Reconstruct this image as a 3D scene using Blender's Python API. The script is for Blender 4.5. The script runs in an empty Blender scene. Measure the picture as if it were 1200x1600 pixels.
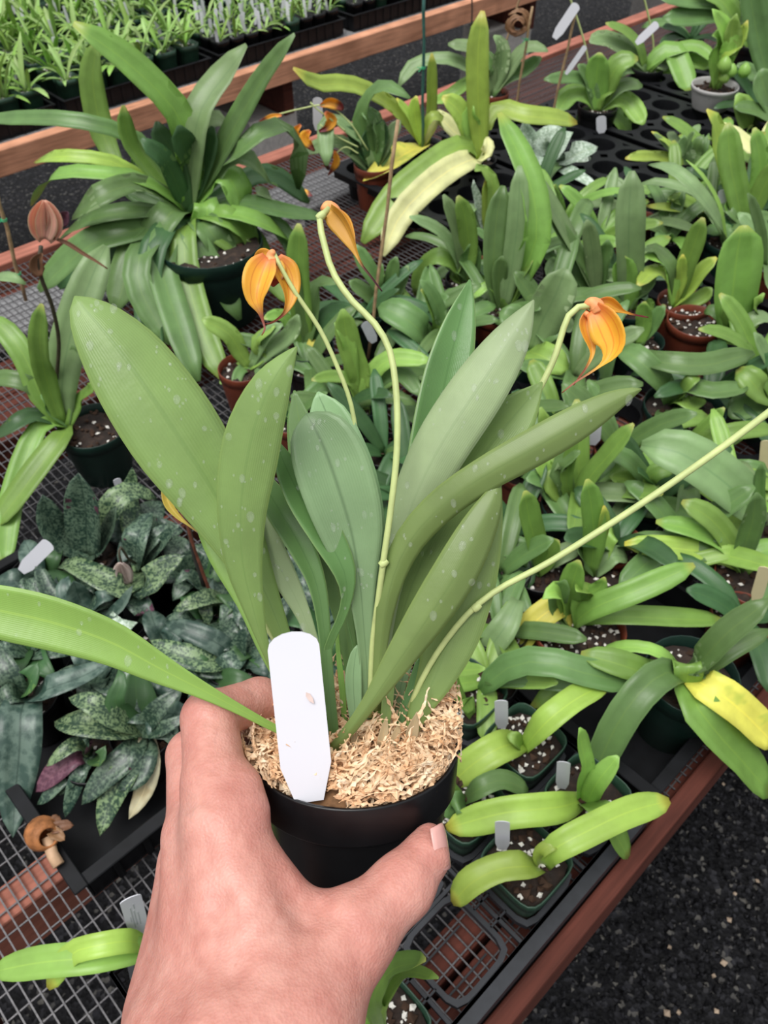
import bpy, bmesh, math, random
import numpy as np
from mathutils import Vector, Matrix, Quaternion

random.seed(7)
scene = bpy.context.scene
col = scene.collection

# ------------------------------------------------------------------ camera, sky, sun, exposure
F = 1290.0                       # focal length in pixels of the 1200 x 1600 frame
H = 0.90                         # lens height above the bench top
PITCH = math.radians(46.7)
SP, CP = math.sin(PITCH), math.cos(PITCH)
cam_data = bpy.data.cameras.new('camera')
cam = bpy.data.objects.new('camera', cam_data)
col.objects.link(cam)
cam.location = (0, 0, H)
cam.rotation_euler = (math.pi / 2 - PITCH, 0, 0)
cam_data.sensor_fit = 'VERTICAL'
cam_data.sensor_height = 36.0
cam_data.lens = 36.0 * F / 1600.0
cam_data.clip_start = 0.02
cam_data.clip_end = 60
cam_data.dof.use_dof = True
cam_data.dof.focus_distance = 0.36
cam_data.dof.aperture_fstop = 26.0
scene.camera = cam

world = bpy.data.worlds.new('greenhouse_daylight')
scene.world = world
world.use_nodes = True
bgn = world.node_tree.nodes['Background']
bgn.inputs[0].default_value = (0.96, 0.98, 1.0, 1)
# overcast sky seen through a white roof: zenith three times the horizon
wn, wl = world.node_tree.nodes, world.node_tree.links
wtc = wn.new('ShaderNodeTexCoord'); wsp = wn.new('ShaderNodeSeparateXYZ'); wl.new(wtc.outputs['Generated'], wsp.inputs[0])
wmr = wn.new('ShaderNodeMapRange'); wl.new(wsp.outputs[2], wmr.inputs[0])
wmr.inputs[1].default_value = 0.0; wmr.inputs[2].default_value = 1.0; wmr.inputs[3].default_value = 0.30; wmr.inputs[4].default_value = 0.84
wl.new(wmr.outputs[0], bgn.inputs[1])

sun_data = bpy.data.lights.new('sun', 'SUN')
sun = bpy.data.objects.new('sun', sun_data)
col.objects.link(sun)
sun_data.energy = 2.5
sun_data.angle = math.radians(38)
sun_data.color = (1.0, 0.98, 0.95)
sun.rotation_euler = (math.radians(14), math.radians(-14), 0)

scene.view_settings.view_transform = 'Standard'
scene.view_settings.look = 'None'
scene.view_settings.exposure = 0.30
scene.view_settings.gamma = 1.0
scene.view_settings.use_curve_mapping = False

# ------------------------------------------------------------------ places
CAMP = Vector((0, 0, H))
RIGHT = Vector((1, 0, 0)); UPV = Vector((0, SP, CP)); FWD = Vector((0, CP, -SP))
def ray(u, v):
    return FWD + RIGHT * ((u - 600) / F) + UPV * ((800 - v) / F)
def P(u, v, z):                   # point at height z
    r = ray(u, v); return CAMP + r * ((z - H) / r.z)
def PY(u, v, y):                  # point on the upright plane at distance y
    r = ray(u, v); return CAMP + r * (y / r.y)
def D(u, v, d):                   # point at depth d
    return CAMP + ray(u, v) * d
def depth(p):
    return (p - CAMP).dot(FWD)
ANG = math.atan2(1.459, 1.522)    # the benches run at this angle
BD = Vector((math.cos(ANG), math.sin(ANG), 0)); BN = Vector((-math.sin(ANG), math.cos(ANG), 0))
def W(s, n, z=0.0):
    return BD * s + BN * n + Vector((0, 0, z))
def SN(p):
    return p.dot(BD), p.dot(BN)

# ------------------------------------------------------------------ object helpers
def link(o, parent=None):
    col.objects.link(o)
    if parent: o.parent = parent
    return o
def tag(o, label=None, cat=None, group=None, kind=None):
    if label: o['label'] = label
    if cat: o['category'] = cat
    if group: o['group'] = group
    if kind: o['kind'] = kind
    return o
def empty(name, loc, label, cat, group=None, rz=0):
    o = bpy.data.objects.new(name, None)
    o.empty_display_size = 0.02
    o.location = loc; o.rotation_euler.z = rz
    link(o); tag(o, label, cat, group); return o
def mesh_obj(name, verts, faces, mats, parent=None, uvs=None, midx=None, smooth=True, origin=None):
    me = bpy.data.meshes.new(name)
    if origin is not None:
        verts = [(v[0]-origin[0], v[1]-origin[1], v[2]-origin[2]) for v in verts]
    me.from_pydata([tuple(v) for v in verts], [], faces)
    for m in (mats if isinstance(mats, (list, tuple)) else [mats]): me.materials.append(m)
    if uvs is not None:
        lay = me.uv_layers.new(name='UVMap')
        li = np.zeros(len(me.loops), dtype=np.int32); me.loops.foreach_get('vertex_index', li)
        lay.data.foreach_set('uv', np.asarray(uvs, dtype=np.float32)[li].ravel())
    if midx is not None:
        me.polygons.foreach_set('material_index', np.asarray(midx, dtype=np.int32))
    if smooth:
        me.polygons.foreach_set('use_smooth', np.ones(len(me.polygons), dtype=bool))
    me.update()
    o = bpy.data.objects.new(name, me)
    if origin is not None and parent is None: o.location = origin
    return link(o, parent)

class MB:
    """collects simple solids into one mesh"""
    def __init__(s): s.v = []; s.f = []
    def add(s, verts, faces):
        b = len(s.v); s.v += [tuple(x) for x in verts]; s.f += [tuple(i + b for i in f) for f in faces]
    def box(s, c, ax, ay, az):     # centre and three half axes (vectors)
        c = Vector(c); vs = []
        for k in (-1, 1):
            for j in (-1, 1):
                for i in (-1, 1): vs.append(c + ax * i + ay * j + az * k)
        s.add(vs, [(0,2,3,1),(4,5,7,6),(0,1,5,4),(2,6,7,3),(0,4,6,2),(1,3,7,5)])
    def bbox(s, s0, s1, n0, n1, z0, z1):       # box in bench coordinates
        s.box(W((s0+s1)/2, (n0+n1)/2, (z0+z1)/2), BD*((s1-s0)/2), BN*((n1-n0)/2), Vector((0,0,(z1-z0)/2)))
    def tube(s, pts, rad, seg=6, caps=True):
        pts = [Vector(p) for p in pts]; n = len(pts)
        if not isinstance(rad, (list, tuple)): rad = [rad]*n
        rings = []; ref = None
        for i in range(n):
            t = (pts[min(i+1, n-1)] - pts[max(i-1, 0)]).normalized()
            if ref is None:
                ref = Vector((0,0,1)) if abs(t.z) < .9 else Vector((1,0,0))
            a = t.cross(ref).normalized(); b = t.cross(a).normalized(); ref = -b if False else ref
            rings.append([pts[i] + (a*math.cos(2*math.pi*k/seg) + b*math.sin(2*math.pi*k/seg))*rad[i] for k in range(seg)])
        vs = [p for r in rings for p in r]; fs = []
        for i in range(n-1):
            for k in range(seg):
                fs.append((i*seg+k, i*seg+(k+1)%seg, (i+1)*seg+(k+1)%seg, (i+1)*seg+k))
        if caps:
            fs.append(tuple(range(seg))[::-1]); fs.append(tuple((n-1)*seg+k for k in range(seg)))
        s.add(vs, fs)
    def rock(s, c, r, rnd, squash=1.0):
        c = Vector(c); vs = []
        q = Quaternion((rnd.uniform(-1,1), rnd.uniform(-1,1), rnd.uniform(-1,1), rnd.uniform(-1,1))); q.normalize()
        for d in ((1,0,0),(-1,0,0),(0,1,0),(0,-1,0),(0,0,1),(0,0,-1)):
            p = q @ (Vector(d) * r * rnd.uniform(.65, 1.25)); p.z *= squash
            vs.append(c + p)
        s.add(vs, [(0,2,4),(2,1,4),(1,3,4),(3,0,4),(2,0,5),(1,2,5),(3,1,5),(0,3,5)])
    def build(s, name, mat, parent=None, origin=None, smooth=False):
        return mesh_obj(name, s.v, s.f, mat, parent, origin=origin, smooth=smooth)

def catmull(pts, n, ease=1.0):
    """resample a polyline of tuples smoothly to n+1 samples"""
    pts = [np.array(p, float) for p in pts]
    if len(pts) == 2: pts = [pts[0], (pts[0]+pts[1])/2, pts[1]]
    L = [0]
    for i in range(1, len(pts)): L.append(L[-1] + max(1e-6, np.linalg.norm(pts[i][:3]-pts[i-1][:3])))
    tot = L[-1]; out = []
    for k in range(n+1):
        t = 1-(1-k/n)**ease
        d = t*tot; i = 0
        while i < len(pts)-2 and d > L[i+1]: i += 1
        h = L[i+1]-L[i]; x = (d-L[i])/h
        p1, p2 = pts[i], pts[i+1]
        m1 = (p2 - pts[i-1])/(L[i+1]-L[i-1]) if i > 0 else (p2-p1)/h
        m2 = (pts[i+2]-p1)/(L[i+2]-L[i]) if i+2 < len(pts) else (p2-p1)/h
        x2, x3 = x*x, x*x*x
        out.append(((2*x3-3*x2+1)*p1 + (x3-2*x2+x)*h*m1 + (-2*x3+3*x2)*p2 + (x3-x2)*h*m2, t))
    return out

# ------------------------------------------------------------------ materials
MATS = {}
def new_mat(name):
    m = bpy.data.materials.new(name); m.use_nodes = True
    return m, m.node_tree.nodes, m.node_tree.links, m.node_tree.nodes['Principled BSDF']
def ramp(N, stops):
    r = N.new('ShaderNodeValToRGB'); e = r.color_ramp.elements
    while len(e) < len(stops): e.new(0.5)
    for i, (p, c) in enumerate(stops):
        e[i].position = p; e[i].color = (*c, 1) if len(c) == 3 else c
    return r
def noise(N, L, scale, detail=3, coord='Object', vec=None, rough=.55):
    n = N.new('ShaderNodeTexNoise'); n.inputs['Scale'].default_value = scale; n.inputs['Detail'].default_value = detail
    n.inputs['Roughness'].default_value = rough
    if vec is None:
        tc = N.new('ShaderNodeTexCoord'); vec = tc.outputs[coord]
    L.new(vec, n.inputs['Vector']); return n
def mixc(N, L, fac, a, b, mode='MIX'):
    m = N.new('ShaderNodeMix'); m.data_type = 'RGBA'; m.blend_type = mode
    for sock, val in ((m.inputs[0], fac), (m.inputs[6], a), (m.inputs[7], b)):
        if hasattr(val, 'node'): L.new(val, sock)
        elif isinstance(val, (int, float)): sock.default_value = val
        else: sock.default_value = (*val, 1)
    return m.outputs[2]
def mth(N, L, op, a, b=None, clamp=False):
    m = N.new('ShaderNodeMath'); m.operation = op; m.use_clamp = clamp
    for i, v in ((0, a), (1, b)):
        if v is None: continue
        if hasattr(v, 'node'): L.new(v, m.inputs[i])
        else: m.inputs[i].default_value = v
    return m.outputs[0]
def bump(N, L, h, strength, dist=.002):
    b = N.new('ShaderNodeBump'); b.inputs['Strength'].default_value = strength; b.inputs['Distance'].default_value = dist
    L.new(h, b.inputs['Height']); return b.outputs[0]

def plain(name, c, rough=.5, var=.12, scale=40, spec=.5, bmp=0.0, metal=0.0):
    m, N, L, B = new_mat(name)
    n = noise(N, L, scale)
    dark = tuple(x*(1-var) for x in c); lite = tuple(min(1, x*(1+var)) for x in c)
    r = ramp(N, [(.3, dark), (.7, lite)]); L.new(n.outputs[0], r.inputs[0])
    L.new(r.outputs[0], B.inputs['Base Color'])
    B.inputs['Roughness'].default_value = rough; B.inputs['Specular IOR Level'].default_value = spec
    B.inputs['Metallic'].default_value = metal
    if bmp: L.new(bump(N, L, n.outputs[0], bmp), B.inputs['Normal'])
    return m

def leaf_mat(name, c, rib=(1.25, 1.15, 1.0), tip=None, rough=.36, mott=None, trans=.22, edge=None, blotch=None, msc=160, spec=.5, tip0=.88, tipw=None, stripe=None, basec=None):
    """leaf surface: fine blade grain, midrib, tip colour; mott = colour of the tessellated flecks"""
    m, N, L, B = new_mat(name)
    uv = N.new('ShaderNodeUVMap'); sx = N.new('ShaderNodeSeparateXYZ'); L.new(uv.outputs[0], sx.inputs[0])
    x, y = sx.outputs[0], sx.outputs[1]
    tc = N.new('ShaderNodeTexCoord')
    oi = N.new('ShaderNodeObjectInfo')
    n1 = noise(N, L, 28, 3, vec=tc.outputs['Object'])
    base = ramp(N, [(.25, tuple(v*.82 for v in c)), (.75, tuple(min(1, v*1.16) for v in c))]); L.new(n1.outputs[0], base.inputs[0])
    cur = base.outputs[0]
    # long veins
    wv = N.new('ShaderNodeTexWave'); wv.wave_type = 'BANDS'; wv.bands_direction = 'X'
    wv.inputs['Scale'].default_value = 9; wv.inputs['Distortion'].default_value = .6
    L.new(uv.outputs[0], wv.inputs['Vector'])
    cur = mixc(N, L, mth(N, L, 'MULTIPLY', wv.outputs['Fac'], .05), cur, tuple(v*.6 for v in c))
    if blotch:
        nb = noise(N, L, 30, 2, vec=tc.outputs['Object'])
        rb = ramp(N, [(.55, (0,0,0)), (.68, (1,1,1))]); L.new(nb.outputs[0], rb.inputs[0])
        cur = mixc(N, L, rb.outputs[0], cur, blotch)
    if mott:
        vo = N.new('ShaderNodeTexVoronoi'); vo.inputs['Scale'].default_value = msc*1.5
        L.new(tc.outputs['Object'], vo.inputs['Vector'])
        nm = noise(N, L, msc, 4, vec=tc.outputs['Object'], rough=.7)
        f = mth(N, L, 'ADD', mth(N, L, 'MULTIPLY', vo.outputs['Distance'], .35), mth(N, L, 'MULTIPLY', nm.outputs[0], .9))
        n3 = noise(N, L, 45, 2, vec=tc.outputs['Object'])
        f = mth(N, L, 'ADD', f, mth(N, L, 'MULTIPLY', mth(N, L, 'SUBTRACT', n3.outputs[0], .5), .5))
        rm = ramp(N, [(.54, (0,0,0)), (.74, (1,1,1))]); L.new(f, rm.inputs[0])
        cur = mixc(N, L, rm.outputs[0], cur, mott)
    ax = mth(N, L, 'ABSOLUTE', mth(N, L, 'SUBTRACT', x, .5))
    ribf = mth(N, L, 'SUBTRACT', 1.0, mth(N, L, 'MULTIPLY', ax, 26), clamp=True)
    cur = mixc(N, L, mth(N, L, 'MULTIPLY', ribf, .75), cur, tuple(min(1, a*b) for a, b in zip(c, rib)))
    if stripe:
        sf = mth(N, L, 'SUBTRACT', 1.0, mth(N, L, 'MULTIPLY', mth(N, L, 'ABSOLUTE', mth(N, L, 'SUBTRACT', ax, .24)), 34), clamp=True)
        cur = mixc(N, L, mth(N, L, 'MULTIPLY', sf, .6), cur, stripe)
    if basec:
        bf = mth(N, L, 'SUBTRACT', 1.0, mth(N, L, 'MULTIPLY', y, 5.0), clamp=True)
        cur = mixc(N, L, mth(N, L, 'MULTIPLY', bf, .85), cur, basec)
    if edge:
        ef = mth(N, L, 'MULTIPLY', mth(N, L, 'SUBTRACT', ax, .44), 14, clamp=True)
        cur = mixc(N, L, mth(N, L, 'MULTIPLY', ef, .8), cur, edge)
    if tip:
        tf = mth(N, L, 'MULTIPLY', mth(N, L, 'SUBTRACT', y, tip0), 1/(tipw or (1.001-tip0)), clamp=True)
        tf = mth(N, L, 'MULTIPLY', tf, mth(N, L, 'ADD', n1.outputs[0], .45), clamp=True)
        cur = mixc(N, L, tf, cur, tip)
    hv = N.new('ShaderNodeHueSaturation'); L.new(cur, hv.inputs['Color'])
    L.new(mth(N, L, 'ADD', mth(N, L, 'MULTIPLY', oi.outputs['Random'], .34), .83), hv.inputs['Value'])
    L.new(mth(N, L, 'ADD', mth(N, L, 'MULTIPLY', oi.outputs['Random'], .016), .492), hv.inputs['Hue'])
    L.new(hv.outputs[0], B.inputs['Base Color'])
    B.inputs['Roughness'].default_value = rough; B.inputs['Specular IOR Level'].default_value = spec
    n2 = noise(N, L, 300, 2, vec=tc.outputs['Object'])
    L.new(bump(N, L, mth(N, L, 'ADD', n2.outputs[0], mth(N, L, 'MULTIPLY', wv.outputs['Fac'], .35)), .12, .001), B.inputs['Normal'])
    if trans:
        tr = N.new('ShaderNodeBsdfTranslucent')
        hs = N.new('ShaderNodeHueSaturation'); hs.inputs['Saturation'].default_value = 1.15; hs.inputs['Value'].default_value = 1.35
        L.new(hv.outputs[0], hs.inputs['Color']); L.new(hs.outputs[0], tr.inputs['Color'])
        mx = N.new('ShaderNodeMixShader'); mx.inputs[0].default_value = trans
        L.new(B.outputs[0], mx.inputs[1]); L.new(tr.outputs[0], mx.inputs[2])
        L.new(mx.outputs[0], N['Material Output'].inputs['Surface'])
    return m

LM = {
 'd': leaf_mat('leaf_deep_green', (.138,.250,.078), edge=(.20,.35,.12)),
 'm': leaf_mat('leaf_mid_green', (.215,.385,.078), tip=(.42,.46,.10), tip0=.93),
 'b': leaf_mat('leaf_grey_green', (.240,.365,.155), rough=.40, rib=(.7,.78,.75)),
 'k': leaf_mat('leaf_dark_green', (.060,.145,.050), rough=.40),
 'y': leaf_mat('leaf_fresh_green', (.300,.500,.105)),
 'Y': leaf_mat('leaf_yellow_green', (.375,.530,.095), tip=(.60,.52,.08), tip0=.90),
 'Z': leaf_mat('leaf_yellowing', (.740,.690,.130), rough=.5, blotch=(.56,.62,.10)),
 'p': leaf_mat('leaf_pale_yellow', (.700,.700,.350), rough=.5),
 's': leaf_mat('leaf_silver', (.26,.36,.25), mott=(.56,.66,.56), msc=170, rough=.5, trans=.1),
 't': leaf_mat('leaf_mottled_dark', (.022,.050,.034), mott=(.110,.170,.110), msc=210, rough=.34, trans=.05, rib=(.5,.6,.6), spec=.6),
 'T': leaf_mat('leaf_mottled_light', (.026,.062,.034), mott=(.205,.300,.145), msc=210, rough=.36, trans=.06, rib=(.6,.7,.7)),
 'g': leaf_mat('leaf_slate_green', (.035,.072,.055), mott=(.105,.160,.125), msc=70, rough=.36, trans=.05, rib=(.45,.55,.5)),
 'c': leaf_mat('leaf_withered_cream', (.640,.600,.400), rough=.6, blotch=(.50,.42,.24)),
 'P': leaf_mat('leaf_purple_underside', (.085,.030,.052), mott=(.16,.07,.10), rough=.45, trans=.08),
 'h': leaf_mat('leaf_olive_underside', (.235,.345,.105), rough=.36, rib=(.80,.84,.8), trans=.25, edge=(.30,.42,.12)),
 'i': leaf_mat('leaf_pale_underside', (.440,.575,.310), rough=.42, rib=(.86,.9,.85), trans=.28),
 'j': leaf_mat('leaf_satin_upper', (.285,.455,.225), rough=.38, rib=(.45,.5,.45), trans=.2),
 'q': leaf_mat('leaf_shiny_upper', (.135,.275,.085), rough=.32, rib=(.7,.75,.7), trans=.2, edge=(.30,.44,.16)),
 'l': leaf_mat('leaf_lime', (.260,.430,.100), rough=.36, rib=(1.2,1.15,1.1), trans=.3),
 'e': leaf_mat('leaf_seedling_pale', (.400,.580,.200), rough=.45, trans=.3),
 'O': leaf_mat('petal_orange', (.930,.500,.060), rough=.42, rib=(.90,.45,.35), trans=.3, tip=(.26,.04,.05), tip0=.60, tipw=.16, stripe=(.60,.16,.03), basec=(.80,.24,.12)),
 'R': leaf_mat('petal_wilted_amber', (.600,.310,.050), rough=.5, rib=(.5,.4,.3), trans=.25, tip=(.07,.02,.03), tip0=.56, tipw=.14),
 'V': leaf_mat('petal_yellow', (.680,.540,.110), rough=.45, trans=.3, tip=(.10,.03,.03), tip0=.62),
 'K': leaf_mat('petal_striped_pink', (.780,.470,.360), rough=.5, rib=(.5,.2,.2), trans=.3, edge=(.84,.78,.46), stripe=(.84,.76,.50)),
 'N': leaf_mat('petal_brown', (.240,.120,.060), rough=.55, trans=.15),
 'W': leaf_mat('petal_white_pink', (.680,.560,.520), rough=.5, trans=.2),
}
M_BLACK = plain('black_plastic', (.006,.006,.007), .34, .3, 60, .4)
M_TRAYB = plain('tray_black_plastic', (.006,.0065,.008), .55, .3, 50, .22)
M_TRAYG = plain('tray_grey_plastic', (.024,.026,.031), .48, .25, 50, .4)
M_GREENP = plain('dark_green_plastic', (.008,.026,.019), .42, .2, 40, .35)
M_SQUARE = plain('green_pot_plastic', (.022,.060,.036), .40, .2, 40, .5)
M_BROWNP = plain('terracotta_plastic', (.170,.040,.020), .42, .15, 30, .45)
M_WHITEP = plain('white_tag_plastic', (.680,.680,.735), .38, .015, 20, .4)
M_CREAMP = plain('yellowed_tag_plastic', (.720,.620,.380), .45, .05, 20, .4)
M_GREYTAG = plain('weathered_tag_plastic', (.420,.440,.460), .5, .1, 40, .4)
M_PERL = plain('perlite', (.760,.730,.670), .85, .08, 200, .2)
M_BAMBOO = plain('bamboo', (.330,.220,.120), .55, .3, 90, .3, .3)
M_GSTAKE = plain('green_stake', (.035,.110,.095), .4, .2, 60)
M_DSTAKE = plain('dark_wire_stake', (.030,.026,.024), .5, .2, 60)
M_TIE = plain('green_tie', (.050,.480,.200), .5, .1, 60)
M_STEM = plain('flower_stalk', (.500,.580,.235), .45, .12, 120, .4)
M_STEMD = plain('dark_flower_stalk', (.055,.045,.028), .55, .3, 120, .4)
M_WIRE = plain('galvanised_wire', (.125,.120,.125), .45, .3, 300, .5, metal=.35)
M_CONC = plain('concrete_block', (.72,.69,.66), .9, .15, 60, .2, .4)
M_GREYW = plain('weathered_board', (.23,.23,.235), .85, .35, 160, .2, .5)
def wood(name, c, axis_rot):
    m, N, L, B = new_mat(name)
    tc = N.new('ShaderNodeTexCoord'); mp = N.new('ShaderNodeMapping')
    mp.inputs['Rotation'].default_value = (0, 0, -axis_rot); mp.inputs['Scale'].default_value = (2.5, 40, 40)
    mp.vector_type = 'POINT'
    mr = N.new('ShaderNodeMapping'); mr.inputs['Rotation'].default_value = (0, 0, -axis_rot)
    L.new(tc.outputs['Object'], mr.inputs['Vector'])
    mp.inputs['Rotation'].default_value = (0, 0, 0)
    L.new(mr.outputs[0], mp.inputs['Vector'])
    n = noise(N, L, 2.2, 5, vec=mp.outputs[0], rough=.65)
    r = ramp(N, [(.25, tuple(v*.6 for v in c)), (.5, c), (.75, tuple(min(1, v*1.35) for v in c))]); L.new(n.outputs[0], r.inputs[0])
    n2 = noise(N, L, 9, 2, vec=mr.outputs[0])
    r2 = ramp(N, [(.35, (.7,.68,.66)), (.65, (1,1,1))]); L.new(n2.outputs[0], r2.inputs[0])
    L.new(mixc(N, L, 1.0, r.outputs[0], r2.outputs[0], 'MULTIPLY'), B.inputs['Base Color'])
    B.inputs['Roughness'].default_value = .75; B.inputs['Specular IOR Level'].default_value = .25
    L.new(bump(N, L, n.outputs[0], .35), B.inputs['Normal'])
    return m
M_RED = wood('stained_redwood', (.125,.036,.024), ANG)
M_REDL = wood('pale_redwood', (.400,.150,.105), ANG)  # paler brick red of one joist and the rear rail
M_FIR = wood('orange_fir', (.680,.330,.200), ANG)

def soil_mat():
    m, N, L, B = new_mat('potting_mix')
    n = noise(N, L, 90, 4); r = ramp(N, [(.3, (.012,.008,.006)), (.55, (.028,.016,.011)), (.8, (.065,.040,.026))]); L.new(n.outputs[0], r.inputs[0])
    L.new(r.outputs[0], B.inputs['Base Color']); B.inputs['Roughness'].default_value = .9
    L.new(bump(N, L, n.outputs[0], .8, .004), B.inputs['Normal']); return m
M_SOIL = soil_mat()
M_BARK = plain('bark_chip', (.050,.028,.018), .85, .4, 120, .2)
def gravel_mat(name, stops, scale):
    m, N, L, B = new_mat(name)
    tc = N.new('ShaderNodeTexCoord')
    v = N.new('ShaderNodeTexVoronoi'); v.inputs['Scale'].default_value = scale; L.new(tc.outputs['Object'], v.inputs['Vector'])
    s = N.new('ShaderNodeSeparateColor'); L.new(v.outputs['Color'], s.inputs[0])
    r = ramp(N, stops); L.new(s.outputs[0], r.inputs[0]); L.new(r.outputs[0], B.inputs['Base Color'])
    B.inputs['Roughness'].default_value = .7; B.inputs['Specular IOR Level'].default_value = .15
    L.new(bump(N, L, v.outputs['Distance'], .6, .004), B.inputs['Normal']); return m
M_GRAVEL = gravel_mat('black_gravel', [(.0, (.002,.002,.0025)), (.7, (.007,.007,.0085)), (.93, (.024,.024,.028)), (1, (.10,.095,.085))], 130)
M_DROP, N_, L_, B_ = new_mat('water')
B_.inputs['Base Color'].default_value = (.86,.92,.82,1); B_.inputs['Alpha'].default_value = .07
B_.inputs['Roughness'].default_value = .03; B_.inputs['Specular IOR Level'].default_value = .9

# ------------------------------------------------------------------ leaf builder
def leaf_mesh(name, line, mats, parent, origin, nref=None, fold=.12, thick=.0010, rings=12, cross=2, ease=1.5, roll=0.0, wav=0.0):
    """line: [(x,y,z,width)]; a closed blade with its own thickness"""
    sm = catmull(line, rings, ease)
    ctr = [Vector(p[:3]) for p, _ in sm]; wid = [max(.0004, p[3]) for p, _ in sm]; ts = [t for _, t in sm]
    nx = 2*cross + 1
    V = []; UV = []; Fc = []; MI = []
    n = len(ctr); ph = random.uniform(0, 6.28)
    for i in range(n):
        t = (ctr[min(i+1, n-1)] - ctr[max(i-1, 0)])
        t = t.normalized() if t.length > 1e-9 else Vector((0,0,1))
        nr = nref if nref is not None else ((CAMP - ctr[i]).normalized()*.5 + Vector((0,0,.6)))
        side = t.cross(nr)
        side = side.normalized() if side.length > 1e-6 else Vector((1,0,0))
        nm = side.cross(t).normalized()
        if roll:
            q = Quaternion(t, roll); side = q @ side; nm = q @ nm
        w = wid[i]*.5
        for lay in (1, -1):
            for j in range(nx):
                x = (j - cross)/cross
                th = thick*.5*(1 - .85*abs(x))*lay
                ru = wav*w*math.sin(ts[i]*17 + ph + (2.1 if x > 0 else 0))*abs(x)
                V.append(ctr[i] + side*(w*x) + nm*(fold*w*(abs(x)**1.4)*2 - fold*w + th + ru))
                UV.append((.5 + .5*x, ts[i]))
    row = 2*nx
    for i in range(n-1):
        a = i*row; b = (i+1)*row
        for j in range(nx-1):
            Fc.append((a+j, a+j+1, b+j+1, b+j)); MI.append(0)
            Fc.append((a+nx+j+1, a+nx+j, b+nx+j, b+nx+j+1)); MI.append(1)
        Fc.append((a+nx, a, b, b+nx)); MI.append(0)
        Fc.append((a+nx-1, a+2*nx-1, b+2*nx-1, b+nx-1)); MI.append(0)
    e = (n-1)*row
    for j in range(nx-1):
        Fc.append((e+j, e+j+1, e+nx+j+1, e+nx+j)); MI.append(0)
        Fc.append((j+1, j, nx+j, nx+j+1)); MI.append(0)
    if not isinstance(mats, (list, tuple)): mats = [mats, mats]
    return mesh_obj(name, V, Fc, mats, parent, UV, MI, origin=origin), ctr, wid

UNDER = {'d':'b','m':'m','b':'i','k':'d','t':'P','T':'t'}
def prof(t, shape):
    if shape == 'strap':
        b = .50 + .50*min(1, t/.35)
        e = math.sqrt(max(0, 1 - ((t-.72)/.285)**2)) if t > .72 else 1
        return b*e
    if shape == 'oval':
        return max(.02, math.sin(math.pi*min(1, .12 + .88*t)))**.62 * (1 if t < 1 else .1)
    b = .30 + .70*math.sin(min(1, t/.62)*math.pi/2)**1.3      # lance
    e = max(0, 1 - ((t-.62)/.385)**2)**.8 if t > .62 else 1
    return b*e

CROPS = {'A':(0,0,.416667),'B':(400,0,.375),'C':(780,0,.35),'Dd':(0,400,.35),'E':(0,700,.25),'Fx':(180,700,.25),'G':(0,980,.25),
 'K':(560,240,.25),'L':(800,200,.25),'M':(960,200,.2),'N':(780,560,.1875),'O':(960,500,.2),'Q':(680,850,.433333),'R':(940,1000,.216667),
 'S':(760,420,.366667),'h2':(540,1300,.55),'U':(0,1300,.2),'X':(0,0,1.0),'T3':(400,180,.25),'h3':(340,300,.3)}
def plant_leaves(root, base, crop, text, shape='strap', fold=.18, rings=10, thick=.0012, wav=0.03):
    """each line: points u,v[,z cm | ,yN] ... wN code ; points without z stand upright above the base"""
    ox, oy, sc = CROPS[crop]
    for ln in text.strip().splitlines():
        tk = ln.split()
        pts = []; shp = shape
        w = None; code = 'm'; fo = fold
        b = base
        for k in tk:
            if k[0] == 'w': w = float(k[1:])*sc
            elif k in ('strap','oval','lance'): shp = k
            elif k[0] == 'f' and len(k) > 1 and (k[1].isdigit() or k[1] in '-.'): fo = float(k[1:])
            elif ',' in k:
                own = k[0] == '!'
                a = k.lstrip('!').split(',')
                u, v = ox + float(a[0])*sc, oy + float(a[1])*sc
                if own: b = P(u, v, float(a[2])/100); continue
                if len(a) == 2: p = PY(u, v, b.y)
                elif a[2][0] == 'y': p = PY(u, v, b.y + float(a[2][1:])/100)
                else: p = P(u, v, float(a[2])/100)
                pts.append(p)
            else: code = k
        if b is base:
            b0 = base + Vector((random.uniform(-.006,.006), random.uniform(-.006,.006), -.01))
        else: b0 = b
        pts = [b0] + pts
        if len(pts) == 2:
            mid = (pts[0]+pts[1])/2 + Vector((0,0,.10*(pts[1]-pts[0]).length)); pts = [pts[0], mid, pts[1]]
        dm = depth(pts[len(pts)//2]); wm = 1.13*w*dm/F
        sm = catmull([tuple(p) for p in pts], rings, 1.5)
        line = [(*p, wm*prof(t, shp)) for p, t in sm]
        up, lo = LM[code], LM[UNDER.get(code, code)]
        leaf_mesh('leaf', line, [up, lo], root, root.location, fold=fo, rings=rings, ease=1.0, thick=thick, roll=random.uniform(-.3,.3), wav=wav)

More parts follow.
